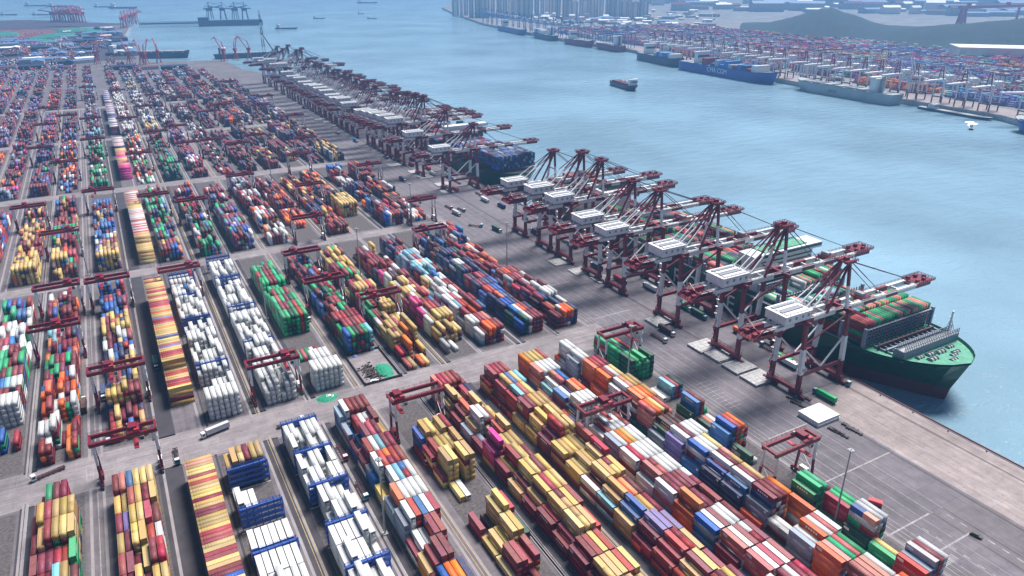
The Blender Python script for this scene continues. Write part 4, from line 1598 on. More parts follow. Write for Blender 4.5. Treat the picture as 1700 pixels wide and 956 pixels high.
lashing(207.0, 14.4, 25.0)
for yy, hh in ((221.5, 24), (237, 22), (252, 22), (266, 22), (281, 23), (329, 20), (343, 20), (357, 20), (371, 20), (386, 20), (401, 20), (415, 20), (429, 20), (443, 20), (512, 20), (526, 20), (540, 20)):
    lashing(yy, 14.4, hh)
b = MB()                                                       # side walkways
for sx in (-1, 1):
    x0, x1 = (328.3, 330.2) if sx < 0 else (388.8, 390.7)
    sbox(b, x0, x1, 214, 556, 13.9, 14.3, M_lash)
    b.rail([sh((x0 if sx < 0 else x1), 214, 14.3), sh((x0 if sx < 0 else x1), 556, 14.3)], 1.2, M_lash, .18, 3)
b.obj('side_walkway', ship)
b = MB()
sbox(b, 332, 387, 208.5, 556, 13.5, 14.4, M_dark)
b.obj('hatch_coaming', ship)
b = MB()                                                       # bridge
sbox(b, 336, 383, 288, 303, 13.4, 36, M_shipw)
sbox(b, 329, 390, 287, 300, 36, 39.5, M_shipw)
sbox(b, 329.2, 389.8, 286.9, 287.0, 37.2, 38.8, M_glass)
sbox(b, 340, 378, 289, 301, 39.5, 40.2, M_deckg)
for k in range(7):
    sbox(b, 337, 382, 287.85, 288, 16.5 + k * 2.8, 17.5 + k * 2.8, M_glass)
bo_ = b.obj('bridge', ship)
b = MB()
b.cyl(sh(359, 294, 40), sh(359, 294, 50), .6, M_shipw)
b.bar(sh(354, 294, 46), sh(364, 294, 46), .4, M_shipw)
b.cyl(sh(352, 295, 40), sh(352, 295, 42), 1.4, M_shipw)
b.obj('mast', bo_)
b = MB()
sbox(b, 345, 374, 466, 480, 13.4, 33, M_shipw)
sbox(b, 349, 370, 469, 478, 33, 38, M_hullg)
b.obj('funnel', ship)
b = MB()                                                       # foremast with its white lattice
b.cyl(sh(381, 192, 18.5), sh(381, 192, 31), .55, M_shipw)
b.bar(sh(378.5, 192, 28), sh(383.5, 192, 28), .3, M_shipw)
b.bar(sh(376, 192, 18.5), sh(381, 192, 27), .3, M_shipw)
b.bar(sh(386, 192, 18.5), sh(381, 192, 27), .3, M_shipw)
b.obj('foremast', ship)
for (wx, wy, sc) in ((350, 180, 1.7), (361, 183, 1.7), (354, 184, 1.5), (368, 179, 1.4), (359, 174.5, 1.4), (371, 184, 1.3), (364, 177.5, 1.3), (346, 184.5, 1.3)):
    w = MB()
    z = 13.9
    w.box(wx - SX - 1.4 * sc, wx - SX + 1.4 * sc, wy - SY - 1.0 * sc, wy - SY + 1.0 * sc, z - WZ, z - WZ + .5, M_grey)
    w.cyl(sh(wx - 1.6 * sc, wy, z + 1.2), sh(wx + 1.6 * sc, wy, z + 1.2), .8 * sc, M_grey if sc > 1.05 else M_hullg, 10)
    for q in (-1.6, 0, 1.6):
        w.cyl(sh(wx + q * sc - .12, wy, z + 1.2), sh(wx + q * sc + .12, wy, z + 1.2), 1.15 * sc, M_grey, 10)
    w.obj('winch', ship)
for k in range(9):
    t = (k - 4) / 4
    w = MB()
    x_ = 359.5 + t * 19
    y_ = 171.8 + abs(t) ** 2 * 11
    w.cyl(sh(x_, y_, 13.6), sh(x_, y_, 15.2), .35, M_dark)
    w.cyl(sh(x_ + 1.2, y_ + .4, 13.6), sh(x_ + 1.2, y_ + .4, 15.2), .35, M_dark)
    w.obj('mooring_bitt', ship)
b = MB()
for k in range(24):
    i0 = rings[-1][k + 2]
b.obj('bulwark_rail', ship) if False else None
tx = bpy.data.curves.new('hull_lettering', 'FONT')
tx.body = 'EVERGREEN'
tx.size = 15
tx.extrude = .12
tx.space_character = 1.5
tx.align_x = 'CENTER'
tx.materials.append(M_cwhite)
tmp = bpy.data.objects.new('hull_lettering_curve', tx)
COL.objects.link(tmp)
bpy.context.view_layer.update()
tme = bpy.data.meshes.new_from_object(tmp.evaluated_get(bpy.context.evaluated_depsgraph_get()))
bpy.data.objects.remove(tmp)
tme.name = 'hull_lettering'
to = bpy.data.objects.new('hull_lettering', tme)
COL.objects.link(to)
to.parent = ship
to.location = (-31.7, -30, 7.5)
to.rotation_euler = (R(90), 0, R(-90))
tag(ship, 'huge green container ship, bow towards the viewer, lying under the nearest quay cranes', 'container ship')


def simple_ship(name, x, y, rz, ln, bm, fb, paint, boot, deckm, label, cat, house=None, cargo=None, extras=None, group=None, text=None, sup=None):
    """bow along local -y, waterline at z = 0"""
    s = empty(name, (x, y, WZ), rz)
    hm_, rg = hull_mesh(0, bm / 2, -ln / 2, ln / 2, fb, paint, boot, deckm, fb * .25, .5, -3, fb * .18, bow=min(46, ln * .14))
    hobj = hm_.obj('hull', s)
    deck_mesh(rg[-1], min(.9, fb * .1), deckm).obj('deck', s)
    if house:
        hy, hl, hh = house
        b_ = MB()
        b_.box(-bm * .36, bm * .36, hy - hl / 2, hy + hl / 2, fb * .88, fb + hh, sup or M_shipw)
        b_.box(-bm * .49, bm * .49, hy - hl / 2 - .5, hy + hl * .2, fb + hh, fb + hh + max(1.2, hh * .12), sup or M_shipw)
        b_.box(-bm * .37, bm * .37, hy - hl / 2 - .62, hy - hl / 2 - .5, fb + hh * .55, fb + hh * .75, M_glass)
        hb = b_.obj('bridge', s)
        b_ = MB()
        b_.cyl((0, hy + hl * .8, fb), (0, hy + hl * .8, fb + hh * 1.15), bm * .08, paint)
        b_.obj('funnel', s)
        b_ = MB()
        b_.bar((0, hy, fb + hh), (0, hy, fb + hh * 1.5), max(.4, ln * .002), M_shipw)
        b_.obj('mast', hb)
    if cargo:
        for (ya, yb, h, mm) in cargo:
            b_ = MB()
            n_ = max(1, int((yb - ya) / 26))
            for i in range(n_):
                u0 = ya + (yb - ya) * i / n_
                u1 = ya + (yb - ya) * (i + .88) / n_
                b_.box(-bm * .4, bm * .4, u0, u1, fb * .9, fb + h, mm)
            b_.obj('cargo_hatch', s)
    if extras:
        extras(s)
    if text:
        tx = bpy.data.curves.new('hull_lettering', 'FONT')
        tx.body = text[0]
        tx.size = text[1]
        tx.extrude = .15
        tx.align_x = 'CENTER'
        tx.materials.append(M_cwhite if len(text) < 5 else text[4])
        tmp = bpy.data.objects.new('hull_lettering_curve', tx)
        COL.objects.link(tmp)
        bpy.context.view_layer.update()
        tme = bpy.data.meshes.new_from_object(tmp.evaluated_get(bpy.context.evaluated_depsgraph_get()))
        tme.name = 'hull_lettering'
        bpy.data.objects.remove(tmp)
        to = bpy.data.objects.new('hull_lettering', tme)
        COL.objects.link(to)
        to.parent = s
        to.location = text[2]
        to.rotation_euler = (R(90), 0, text[3])
    tag(s, label, cat, group)
    return s


# navy ship farther along the quay, its end showing between the crane groups
simple_ship('container_ship', 356, 775, 0, 330, 56, 19, M_hullg, M_boot, M_dark, 'container ship loaded with navy stacks, lying along the quay beyond the lone crane', 'container ship', (-20, 14, 26))
for i, y0 in enumerate((1055, 1225, 1375)):
    simple_ship('container_ship', 349, y0, 0, 150 if i else 170, 36, 14, M_shipn, M_boot, M_dark,
                'dark container ship under the %s group of far quay cranes' % ('third', 'fourth', 'last')[i], 'container ship', (40, 10, 20))
# ship sailing in the channel
def ext_pole(s):
    b_ = MB()
    for yy in (-22, -4, 14):
        b_.bar((0, yy, 8), (0, yy, 17), .6, M_shipw)
        b_.bar((0, yy, 16), (0, yy - 9, 12), .35, M_grey)
    b_.obj('deck_crane', s)


sx_, sy_ = G(1036, 146, WZ)
aa = G(1013, 138, WZ)
bb = G(1060, 152, WZ)
rz_ = math.atan2(bb[1] - aa[1], bb[0] - aa[0]) + R(90)
simple_ship('coaster', sx_, sy_, math.atan2(bb[1] - aa[1], bb[0] - aa[0]) + R(90), 96, 20, 9, M_shipn, M_boot, M_shipm,
            'small dark cargo ship with open red deck sailing alone in mid channel', 'cargo ship', (-34, 9, 11), [(-24, 40, 2.5, M_soilr)], ext_pole)
# small boats of the open water
BT = [(476, 48, 90, 15, M_shipn, 'dark coaster on open water right of the tall lattice mast'), (530, 31, 60, 11, M_shipn, 'small dark barge on open water, beyond the coaster'),
      (600, 23, 38, 12, M_shipw, 'small white vessel with tall mast on the open water'), (618, 31, 50, 8, M_shipn, 'low dark hull beside the small white vessel'),
      (205, 14, 170, 26, M_shipn, 'long dark ship beyond the pier, nearest of the anchorage'), (172, 12, 120, 18, M_shipn, 'low dark ship just left of the long anchored ship'),
      (610, 5, 150, 18, M_shipn, 'faint ship at the top of the open water'), (60, 10, 150, 20, M_shipn, 'faint anchored ship off the coal terminal'),
      (100, 11, 160, 20, M_shipn, 'faint long ship behind the red unloaders'), (15, 25, 90, 14, M_shipn, 'small dark barge off the left shore'), (68, 25, 90, 14, M_shipn, 'small dark barge beside the red unloaders')]
for px_, py_, ln, bm_w, pm, lb in BT:
    x_, y_ = G(px_, py_, WZ)
    simple_ship('anchored_ship', x_, y_, R(90) - YAW * .9, ln, bm_w, bm_w * .35, pm, M_boot, M_grey, lb, 'ship', (ln * .33, ln * .1, bm_w * .7), None, None, 'ships at anchor')
# speedboat and wake
x_, y_ = G(1612, 214, WZ)
s = simple_ship('workboat', x_, y_, R(-60), 18, 6, 2.2, M_shipn, M_boot, M_shipw, 'little dark workboat trailing white foam near the far shore', 'boat', (2, 5, 3.0))
b = MB()
for k in range(26):
    d_ = 8 + k * 2.2
    w_ = 1.5 + k * .22
    a_ = R(-60)
    ox, oy = random.uniform(-w_, w_), d_
    cx_, cy_ = x_ - math.sin(a_) * oy * 1 + math.cos(a_) * ox, y_ + math.cos(a_) * oy + math.sin(a_) * ox
    pts = [(cx_ + random.uniform(.6, 1.5) * w_ * .8 * math.cos(t), cy_ + random.uniform(.6, 1.5) * w_ * .5 * math.sin(t), WZ + .05 + k * .001) for t in [i * math.pi / 3 for i in range(6)]]
    b.quad(pts, M_foam)
tag(b.obj('foam'), 'white foam wake behind the little workboat', 'wake', None, 'stuff')

# far-shore ships: they lie parallel to the shore
def along(ya, yb, off, z=WZ):
    xa, xb = coast_x(ya) - off, coast_x(yb) - off
    cx_, cy_ = (xa + xb) / 2, (ya + yb) / 2
    return cx_, cy_, math.atan2(yb - ya, xb - xa)


FS = [(1040, 1330, 44, M_shipb, M_shipb, 'wide blue container ship with white lettering along the far shore', ('CMA CGM', 22, 'L')),
      (770, 985, 36, M_shipgr, M_shipgr, 'long pale grey container ship along the far shore', ('OOCL', 11, 'L')),
      (1345, 1540, 34, M_shipn, M_shipn, 'dark container ship on the far shore left of the blue ship', None),
      (1700, 1830, 30, M_shipm, M_shipn, 'maroon hulled bulk ship at the far shore, farther up the channel', None),
      (1850, 2000, 30, M_shipm, M_shipm, 'short purple hulled ship at the far shore beside the bulk ship', None),
      (2090, 2260, 28, M_shipn, M_shipn, 'dark ship lying below the blue cranes', None),
      (2330, 2600, 30, M_shipb, M_shipn, 'distant blue ship, last but one before the headland', None),
      (430, 560, 40, M_shipb, M_shipn, 'deep blue ship cut by the right edge of the view', None),
      (610, 735, 16, M_shipn, M_shipn, 'low flat barge moored at the pale far quay', None)]
for i, (ya, yb, bm_w, pm, bt, lb, tx) in enumerate(FS):
    low = i in (8,)
    cx_, cy_, an = along(ya, yb, bm_w / 2 + 4)
    rz = an + R(90) + (0 if i % 2 else math.pi)
    fb = 4 if low else 17
    if i < 3:
        fb = (20, 18, 18)[i]
    t_ = None
    if tx:
        # lettering on the side that faces the channel; local +x or -x depends on the heading
        side = 1 if (math.cos(rz) * -1) > 0 else -1
        ln_ = abs(yb - ya)
        mm_ = M_cwhite if i == 0 else M_dark
        sgn = -1 if math.cos(rz) > 0 else 1
        t_ = (tx[0], tx[1] * .62, (sgn * (bm_w / 2 + .12), (8 if i == 0 else -10), fb * .38), R(90) * sgn, mm_)
    s = simple_ship('moored_ship', cx_, cy_, rz, abs(yb - ya), bm_w, fb, pm, bt, M_grey, lb, 'ship', (abs(yb - ya) * .3, 12, 6 if low else 22), None, None, 'ships along the far shore', t_)
    if i in (0, 2, 5):
        for k in range(int(abs(yb - ya) / 17) - 5):
            if random.random() < .85:
                u = MB()
                hgt = random.choice((5.2, 7.8, 10.4, 13))
                u.box(-bm_w * .44, bm_w * .44, -abs(yb - ya) * .36 + k * 14, -abs(yb - ya) * .36 + k * 14 + 12.2, fb * .9, fb + hgt, CM[random.choice('nbmgw')])
                u.obj('container_bay', s)
    elif not low:
        for k in range(int(abs(yb - ya) / 26) - 2):
            u = MB()
            u.box(-bm_w * .38, bm_w * .38, -abs(yb - ya) * .4 + k * 24, -abs(yb - ya) * .4 + k * 24 + 18, fb * .9, fb + 1.5, M_grey)
            u.obj('hatch', s)

# ---------------------------------------------------------------- far shore land, hills, cranes, buildings
b = MB()
far_poly = list(COAST)[::-1] + [(2400, 5200), (12000, 9000), (14000, -200)]
b.prism(far_poly, -30, 0.0, M_conc, M_land)
structure(b, 'far_shore_ground')
b = MB()
pts = [(coast_x(y) + 1, y) for y in range(300, 2900, 50)] + [(coast_x(y) + 62, y) for y in range(2850, 250, -50)]
n = len(pts) // 2
for i in range(n - 1):
    b.quad([(*pts[i], z2), (*pts[len(pts) - 1 - i], z2), (*pts[len(pts) - 2 - i], z2), (*pts[i + 1], z2)], M_quay)
structure(b, 'far_quay_ground')


def hill(name, prof, r0, r1, nu=90, nv=26):
    """prof: list of (px, crest_y_px); ridge line at distance r0..r1 along each bearing"""
    m = MB()
    k = m.m(M_hill)
    pxs = np.linspace(prof[0][0], prof[-1][0], nu)
    cr = np.interp(pxs, [p[0] for p in prof], [p[1] for p in prof])
    ns = rng.normal(size=(nu,))
    ns = np.convolve(ns, np.ones(5) / 5, 'same')
    for i, (px_, cy_) in enumerate(zip(pxs, cr)):
        # bearing of this picture column at ground level
        gx, gy = G(px_, 60, 0)
        L_ = math.hypot(gx, gy)
        ux, uy = gx / L_, gy / L_
        for j in range(nv):
            t = j / (nv - 1)
            rr = r0 + (r1 - r0) * t
            rc = r0 + (r1 - r0) * .55
            # crest height at the ridge distance so that it shows at cy_
            lo, hi = -50, 500
            for _ in range(24):
                mid_ = (lo + hi) / 2
                if PR(ux * rc, uy * rc, mid_)[1] > cy_:
                    lo = mid_
                else:
                    hi = mid_
            hgt = max(0, lo)
            s_ = math.sin(min(1, t / .55) * math.pi / 2) if t < .55 else math.cos((t - .55) / .45 * math.pi / 2)
            s_ = max(0, s_) ** 1.25
            wv = 1 + .10 * math.sin(i * .55 + j * .4) * (1 - s_) + .10 * math.sin(i * 1.3 - j * .7) * (1 - s_) + .05 * ns[i]
            m.v.append((ux * rr, uy * rr, hgt * s_ * wv - 2))
    for i in range(nu - 1):
        for j in range(nv - 1):
            m.f.append([i * nv + j, (i + 1) * nv + j, (i + 1) * nv + j + 1, i * nv + j + 1])
            m.mi.append(k)
    return structure(m, name, True)


hill('hill', [(1195, 62), (1230, 44), (1275, 38), (1310, 29), (1335, 20), (1355, 13), (1375, 13), (1400, 20), (1425, 29), (1450, 39), (1475, 45), (1500, 48), (1540, 50), (1580, 62)], 2500, 3500)
hill('hill', [(1440, 66), (1500, 47), (1560, 41), (1600, 38), (1650, 34), (1690, 28), (1720, 25), (1800, 25)], 2300, 3100)
hill('hill', [(1500, 50), (1530, 40), (1560, 42), (1590, 50)], 3600, 4300, 30, 12)

# far cranes, one light mesh per kind
def far_crane_mesh(body, boom, up):
    m = MB()
    for x in (0, 26):
        for y in (-10, 10):
            m.box(x - .8, x + .8, y - .8, y + .8, 14, 46, boom)
            m.box(x - .9, x + .9, y - .9, y + .9, 0, 14, body)
        m.box(x - 1, x + 1, -11, 11, 12, 14, body)
    m.box(-46, 34, -4, 4, 43, 46, boom) if not up else m.box(-4, 34, -4, 4, 43, 46, boom)
    if up:
        m.bar((-4, -3, 45), (-22, -3, 80), 1.3, boom)
        m.bar((-4, 3, 45), (-22, 3, 80), 1.3, boom)
    m.box(14, 32, -6, 6, 46, 52, M_cwhite)
    for y in (-5, 5):
        m.bar((-1, y, 46), (-2, y * .3, 70), 1.4, body)
        m.bar((24, y, 46), (-2, y * .3, 70), 1.0, boom)
    if not up:
        m.bar((-2, 0, 70), (-40, 0, 46), .8, body)
    return m.mesh('far_quay_crane')


fc = {('w', 0): far_crane_mesh(M_maroon, M_cwhite, False), ('w', 1): far_crane_mesh(M_maroon, M_cwhite, True), ('b', 0): far_crane_mesh(M_cblue, M_cblue, False), ('b', 1): far_crane_mesh(M_cblue, M_cblue, True)}
fy = [575, 640, 680, 720, 765, 800, 832, 865, 900, 935, 965, 1000, 1060, 1095, 1130, 1165, 1200, 1240, 1275, 1310, 1360, 1395, 1430, 1480, 1520]
fy2 = list(range(1720, 2900, 62))
for i, y in enumerate(fy + fy2):
    kind_ = 'w' if i < len(fy) else 'b'
    upf = random.random() < .2
    o = bpy.data.objects.new('far_quay_crane', fc[kind_, 1 if upf else 0])
    COL.objects.link(o)
    xa, xb = coast_x(y - 20), coast_x(y + 20)
    o.location = (coast_x(y) + 8, y, 0)
    o.rotation_euler = (0, 0, -math.atan2(xb - xa, 40))
    o.scale = (.85, .85, .85)
    if kind_ == 'w':
        lb = 'white boomed crane on the far quay, %s from the right among the far cranes' % ORD[i]
    else:
        lb = 'hazy blue crane on the far quay, %s of the blue cranes towards the headland' % ORD[i - len(fy)]
    tag(o, lb, 'quay crane', 'cranes along the far shore')
m = MB()
for x in (-13, 13):
    for y in (-4, 4):
        m.box(x - .9, x + .9, y - .9, y + .9, 0, 21, M_cwhite)
for y in (-4, 4):
    m.box(-14, 14, y - .9, y + .9, 21, 23.2, M_maroon)
m.box(-3, 3, -4, 4, 23.2, 25.5, M_cwhite)
frm = m.mesh('far_gantry_crane')
for k in range(90):
    y = random.uniform(560, 2000)
    x = coast_x(y) + 85 + 8 + 28 * random.randint(0, 15)
    o = bpy.data.objects.new('far_gantry_crane', frm)
    COL.objects.link(o)
    o.location = (x, y, 0)
    tag(o, 'tiny hazy gantry crane in the container yard across the channel', 'gantry crane', 'gantry cranes in the far yard')

# apartment towers at the headland
def tower_mesh(w, d, h, wallm):
    m = MB()
    m.box(-w / 2, w / 2, -d / 2, d / 2, 0, h, wallm)
    m.box(-w * .25, w * .25, -d * .3, d * .3, h, h + 5, wallm)
    for q in range(3):
        x = -w / 2 + w * (q + .5) / 3
        m.box(x - w * .09, x + w * .09, -d / 2 - .6, -d / 2 - .02, 3, h - 3, M_win)
        m.box(x - w * .13, x + w * .13, -d / 2 - 1.6, -d / 2 - .6, 3, h - 6, wallm) if q == 1 else None
    for q in range(2):
        y = -d / 2 + d * (q + .5) / 2
        m.box(-w / 2 - .6, -w / 2 - .02, y - d * .1, y + d * .1, 3, h - 3, M_win)
    return m.mesh('apartment_tower')


tms = [tower_mesh(26, 18, 95, M_bldg), tower_mesh(22, 20, 84, M_bldg2), tower_mesh(34, 18, 76, M_bldg), tower_mesh(20, 20, 100, M_bldg2)]
k = 0
for px_ in range(756, 1072, 9):
    base = 26 + (px_ - 756) * .012 + random.uniform(-3, 3)
    x_, y_ = G(px_ + random.uniform(-2, 2), base, 0)
    o = bpy.data.objects.new('apartment_tower', tms[random.randint(0, 3)])
    COL.objects.link(o)
    o.location = (x_, y_, 0)
    o.rotation_euler = (0, 0, -YAW + R(random.uniform(-12, 12)))
    tag(o, 'pale apartment tower in the hazy skyline, %s from the headland tip' % ORD[k], 'apartment tower', 'apartment towers at the headland')
    k += 1

# low town, sheds and works behind the far yard
def shed_mesh(w, d, h, mm, rm):
    m = MB()
    m.box(-w / 2, w / 2, -d / 2, d / 2, 0, h, mm)
    n0 = len(m.v)
    m.v += [(-w / 2, -d / 2, h), (w / 2, -d / 2, h), (w / 2, d / 2, h), (-w / 2, d / 2, h), (-w / 2, 0, h * 1.3), (w / 2, 0, h * 1.3)]
    kk = m.m(rm)
    for q in ((0, 1, 5, 4), (2, 3, 4, 5), (1, 2, 5), (3, 0, 4)):
        m.f.append([n0 + i for i in q])
        m.mi.append(kk)
    return m


sheds = [shed_mesh(60, 26, 9, M_conc, M_roofw).mesh('warehouse'), shed_mesh(90, 34, 10, M_conc, M_roofb).mesh('warehouse'), shed_mesh(40, 20, 12, M_bldg, M_roofw).mesh('warehouse'),
         shed_mesh(50, 22, 8, M_conc, M_soilr).mesh('warehouse'), shed_mesh(60, 24, 10, M_soil, M_shipn).mesh('warehouse')]
for k in range(430):
    px_ = random.uniform(880, 1700)
    lo_ = 36 if px_ < 1200 else 66
    hi_ = 30 + (px_ - 850) * .05
    py_ = random.uniform(min(lo_, hi_) - 8, max(lo_, hi_) + 4)
    if px_ > 1080 and random.random() < .65:
        py_ = random.uniform(4, 44)
    x_, y_ = G(px_, py_, 0)
    if x_ < coast_x(min(4200, y_)) + 260 or math.hypot(x_, y_) < 1900:
        continue
    if 2300 < math.hypot(x_, y_) < 4300 and px_ > 1190:
        continue
    o = bpy.data.objects.new('warehouse', sheds[random.randint(0, 3)])
    COL.objects.link(o)
    o.location = (x_, y_, 0)
    o.rotation_euler = (0, 0, -YAW + R(random.uniform(-25, 25)))
    s_ = (max(1.3, math.hypot(x_, y_) / 1900) if math.hypot(x_, y_) > 4300 else .7) * random.uniform(.5, 1.0)
    o.scale = (s_, s_, s_ * random.uniform(.8, 2.4))
    tag(o, 'small hazy warehouse roof in the low town beyond the far yard', 'warehouse', 'warehouses beyond the far yard')
# the big white hall
x_, y_ = G(1590, 98, 0)
hall = empty('white_hall', (x_, y_, 0), math.atan2(G(1700, 101, 0)[1] - y_, G(1700, 101, 0)[0] - x_))
m = MB()
m.box(0, 330, 0, 90, 0, 26, M_roofw)
m.obj('wall', hall)
m = MB()
for k in range(22):
    m.box(3 + k * 5.2, 5.6 + k * 5.2, -.8, -.02, 2, 24, M_bldg2)
m.obj('wall_rib', hall)
m = MB()
m.box(-3, 333, -3, 93, 26, 28.5, M_roofw)
m.obj('roof', hall)
tag(hall, 'long white hall with ribbed front behind the far yard, below the hill', 'industrial hall')
# red shipyard gantry
x_, y_ = G(1590, 42, 0)
x2_, y2_ = G(1690, 38, 0)
gr = empty('shipyard_gantry_crane', (x_, y_, 0), math.atan2(y2_ - y_, x2_ - x_))
gl = math.hypot(x2_ - x_, y2_ - y_)
m = MB()
m.box(-14, gl, -6, 6, 62, 74, M_cred)
m.obj('girder', gr)
for xx in (0, 28):
    m = MB()
    m.bar((xx, -8, 0), (xx if xx else 4, 0, 62), 7, M_cred)
    m.bar((xx, 8, 0), (xx if xx else 4, 0, 62), 7, M_cred)
    m.obj('leg', gr)
m = MB()
m.bar((gl - 16, 0, 0), (gl - 16, 0, 62), 7, M_cred)
m.obj('leg', gr)
for xx in (40, gl * .75):
    m = MB()
    m.box(xx - 5, xx + 5, -7, 7, 74, 84, M_cred)
    m.obj('trolley', gr)
tag(gr, 'giant red portal crane of the hazy shipyard behind the hills', 'portal crane')

# ---------------------------------------------------------------- left background: pier, coal terminal, berths
b = MB()
p0 = Vector((*G(232, 42, 0), 0))
p1 = Vector((*G(330, 40, 0), 0))
p2 = Vector((*G(436, 38, 0), 0))
pier = empty('pier', (p0.x, p0.y, 0), math.atan2(p1.y - p0.y, p1.x - p0.x))
l1 = (p1 - p0).length
l2 = (p2 - p0).length
b.box(0, l1, -9, 9, 3, 8, M_shipn)
b.box(0, l1, -5, -4, 12, 13, M_shipn)
for k in range(40):
    x = l1 * k / 39
    b.box(x - .8, x + .8, -4.6, -3.4, -8, 12, M_shipn)
b.obj('trestle', pier)
b = MB()
b.box(l1, l2, -22, 22, -8, 14, M_shipn)
b.box(l1, l1 + 40, -18, 18, 14.1, 26, M_shipn)
b.obj('jetty_head', pier)
tag(pier, 'long trestle pier ending in a broad dark jetty head, upper left', 'pier')


def unloader(loc, rz, s_, mm, lab, grp):
    e = empty('ship_unloader', loc, rz)
    m = MB()
    for x in (-9, 9):
        for y in (-6, 6):
            m.bar((x, y, 0), (x * .6, y * .6, 28), 1.8, mm)
    m.box(-8, 8, -6, 6, 26, 34, mm)
    m.obj('tower', e)
    m = MB()
    m.bar((-20, 0, 32), (46, 0, 40), 2.6, mm)
    m.bar((0, 0, 34), (0, 0, 52), 1.8, mm)
    m.bar((0, 0, 52), (46, 0, 40), .9, mm)
    m.bar((0, 0, 52), (-20, 0, 32), .9, mm)
    m.obj('boom', e)
    e.scale = (s_, s_, s_)
    tag(e, lab, 'ship unloader', grp)


for k, px_ in enumerate((350, 372, 392, 408)):
    x_, y_ = G(px_, 35.5, 0)
    unloader((x_, y_, 8), R(160 if k % 2 else 25), 1.35, M_shipn, 'dark ship unloader on the jetty head, %s from its left end' % ORD[k], 'unloaders on the jetty head')
for k in range(11):
    px_ = 92 + k * 4.6
    x_, y_ = G(px_, 40 - (k % 3), 0)
    unloader((x_, y_, 0), R(random.uniform(0, 360)), 1.35, M_cred, 'red stacker crane in the cluster beside the coal yard, upper left, %s from the left' % ORD[k], 'red cranes of the coal yard')
for k in range(5):
    x_, y_ = G(206 + k * 5, 47 - k * 2, 0)
    unloader((x_, y_, 0), R(random.uniform(0, 90)), 1.2, M_cred, 'red crane at the root of the long pier, %s from the left' % ORD[k], 'red cranes at the pier root')


def jib_crane(loc, rz, mm, lab, sc=1.0):
    e = empty('jib_crane', loc, rz)
    m = MB()
    for x in (-5, 5):
        for y in (-5, 5):
            m.bar((x, y, 0), (x * .4, y * .4, 16), 1.2, mm)
    m.cyl((0, 0, 15), (0, 0, 24), 3, mm)
    m.obj('portal', e)
    m = MB()
    m.box(-5, 4, -3, 3, 23, 29, mm)
    m.bar((-3, 0, 29), (1, 0, 44), 1.6, mm)
    m.obj('cab_house', e)
    m = MB()
    m.bar((3, 0, 27), (20, 0, 55), 1.5, mm)
    m.bar((1, 0, 44), (20, 0, 55), .8, mm)
    m.bar((20, 0, 55), (29, 0, 49), 1.0, mm)
    m.obj('jib', e)
    e.scale = (sc,) * 3
    tag(e, lab, 'jib crane', 'red jib cranes at the inner berths')


for k, (px_, py_) in enumerate(((162, 106), (216, 106), (236, 107), (243, 107), (264, 104), (372, 101), (414, 99), (392, 100))):
    x_, y_ = G(px_, py_, 0)
    jib_crane((x_, y_ - 4, 0), R(random.uniform(20, 160)), M_cred, 'red jib crane at the inner harbour berths, %s from the left' % ORD[k], 1.0)
# bulk carrier along the inner berth
xa, ya = G(181, 101, WZ)
xb, yb = G(322, 99, WZ)
simple_ship('bulk_carrier', (xa + xb) / 2, ya + 24, math.atan2(yb - ya, xb - xa) + R(90), math.hypot(xb - xa, yb - ya), 34, 15, M_shipn, M_boot, M_dark,
            'long black bulk carrier moored behind the red jib cranes, upper left', 'bulk carrier', (-(math.hypot(xb - xa, yb - ya)) * .42 * -1, 12, 16), [(-90, 70, 3, M_grey)])
xa, ya = G(368, 101, WZ)
xb, yb = G(470, 97, WZ)
simple_ship('bulk_carrier', (xa + xb) / 2, ya + 46, math.atan2(yb - ya, xb - xa) + R(90), 170, 28, 11, M_shipn, M_boot, M_dark,
            'black cargo ship moored left of the tall lattice mast', 'bulk carrier', (60, 12, 14), [(-60, 40, 3, M_grey)])
# tall lattice mast
x_, y_ = G(440, 98, 0)
e = empty('lattice_mast', (x_, y_, 0))
m = MB()
for k in range(12):
    z = k * 9.5
    w_ = 3.2 - k * .18
    mm = M_cwhite if k % 3 == 2 else M_dark
    for sx in (-1, 1):
        for sy in (-1, 1):
            m.bar((sx * w_, sy * w_, z), (sx * (w_ - .18), sy * (w_ - .18), z + 9.5), .8, mm)
    m.bar((-w_, -w_, z), (w_, -w_, z + 9.5), .5, mm)
    m.bar((w_, -w_, z), (w_, w_, z + 9.5), .5, mm)
m.obj('tower', e)
m = MB()
m.bar((0, 0, 60), (22, 0, 20), 2.2, M_maroon)
m.obj('stay_boom', e)
tag(e, 'very tall thin lattice mast rising above the inner harbour ships', 'mast')

# stockpiles, green nets, sheds left of the basin
def heap(name, px_, py_, rx, ry, h, mm, lab, cat='stockpile', grp=None, seed=0):
    x_, y_ = G(px_, py_, 0)
    return heap_at(name, x_, y_, rx, ry, h, mm, lab, cat, grp, seed)


def heap_at(name, x_, y_, rx, ry, h, mm, lab, cat, grp=None, seed=0, n=16, rings_=7):
    rr = random.Random(seed)
    m = MB()
    k = m.m(mm)
    for j in range(rings_):
        t = j / (rings_ - 1)
        for i in range(n):
            a_ = 2 * math.pi * i / n
            q = (1 - t) * (1 + .14 * rr.uniform(-1, 1))
            m.v.append((rx * q * math.cos(a_), ry * q * math.sin(a_), h * (1 - (1 - t) ** 1.6) * (1 + (.12 * rr.uniform(-1, 1) if t > 0 else 0)) if t > 0 else 0))
    for j in range(rings_ - 1):
        for i in range(n):
            i2 = (i + 1) % n
            m.f.append([j * n + i, j * n + i2, (j + 1) * n + i2, (j + 1) * n + i])
            m.mi.append(k)
    o = m.obj(name, None, (x_, y_, 0.0), True)
    return tag(o, lab, cat, grp)


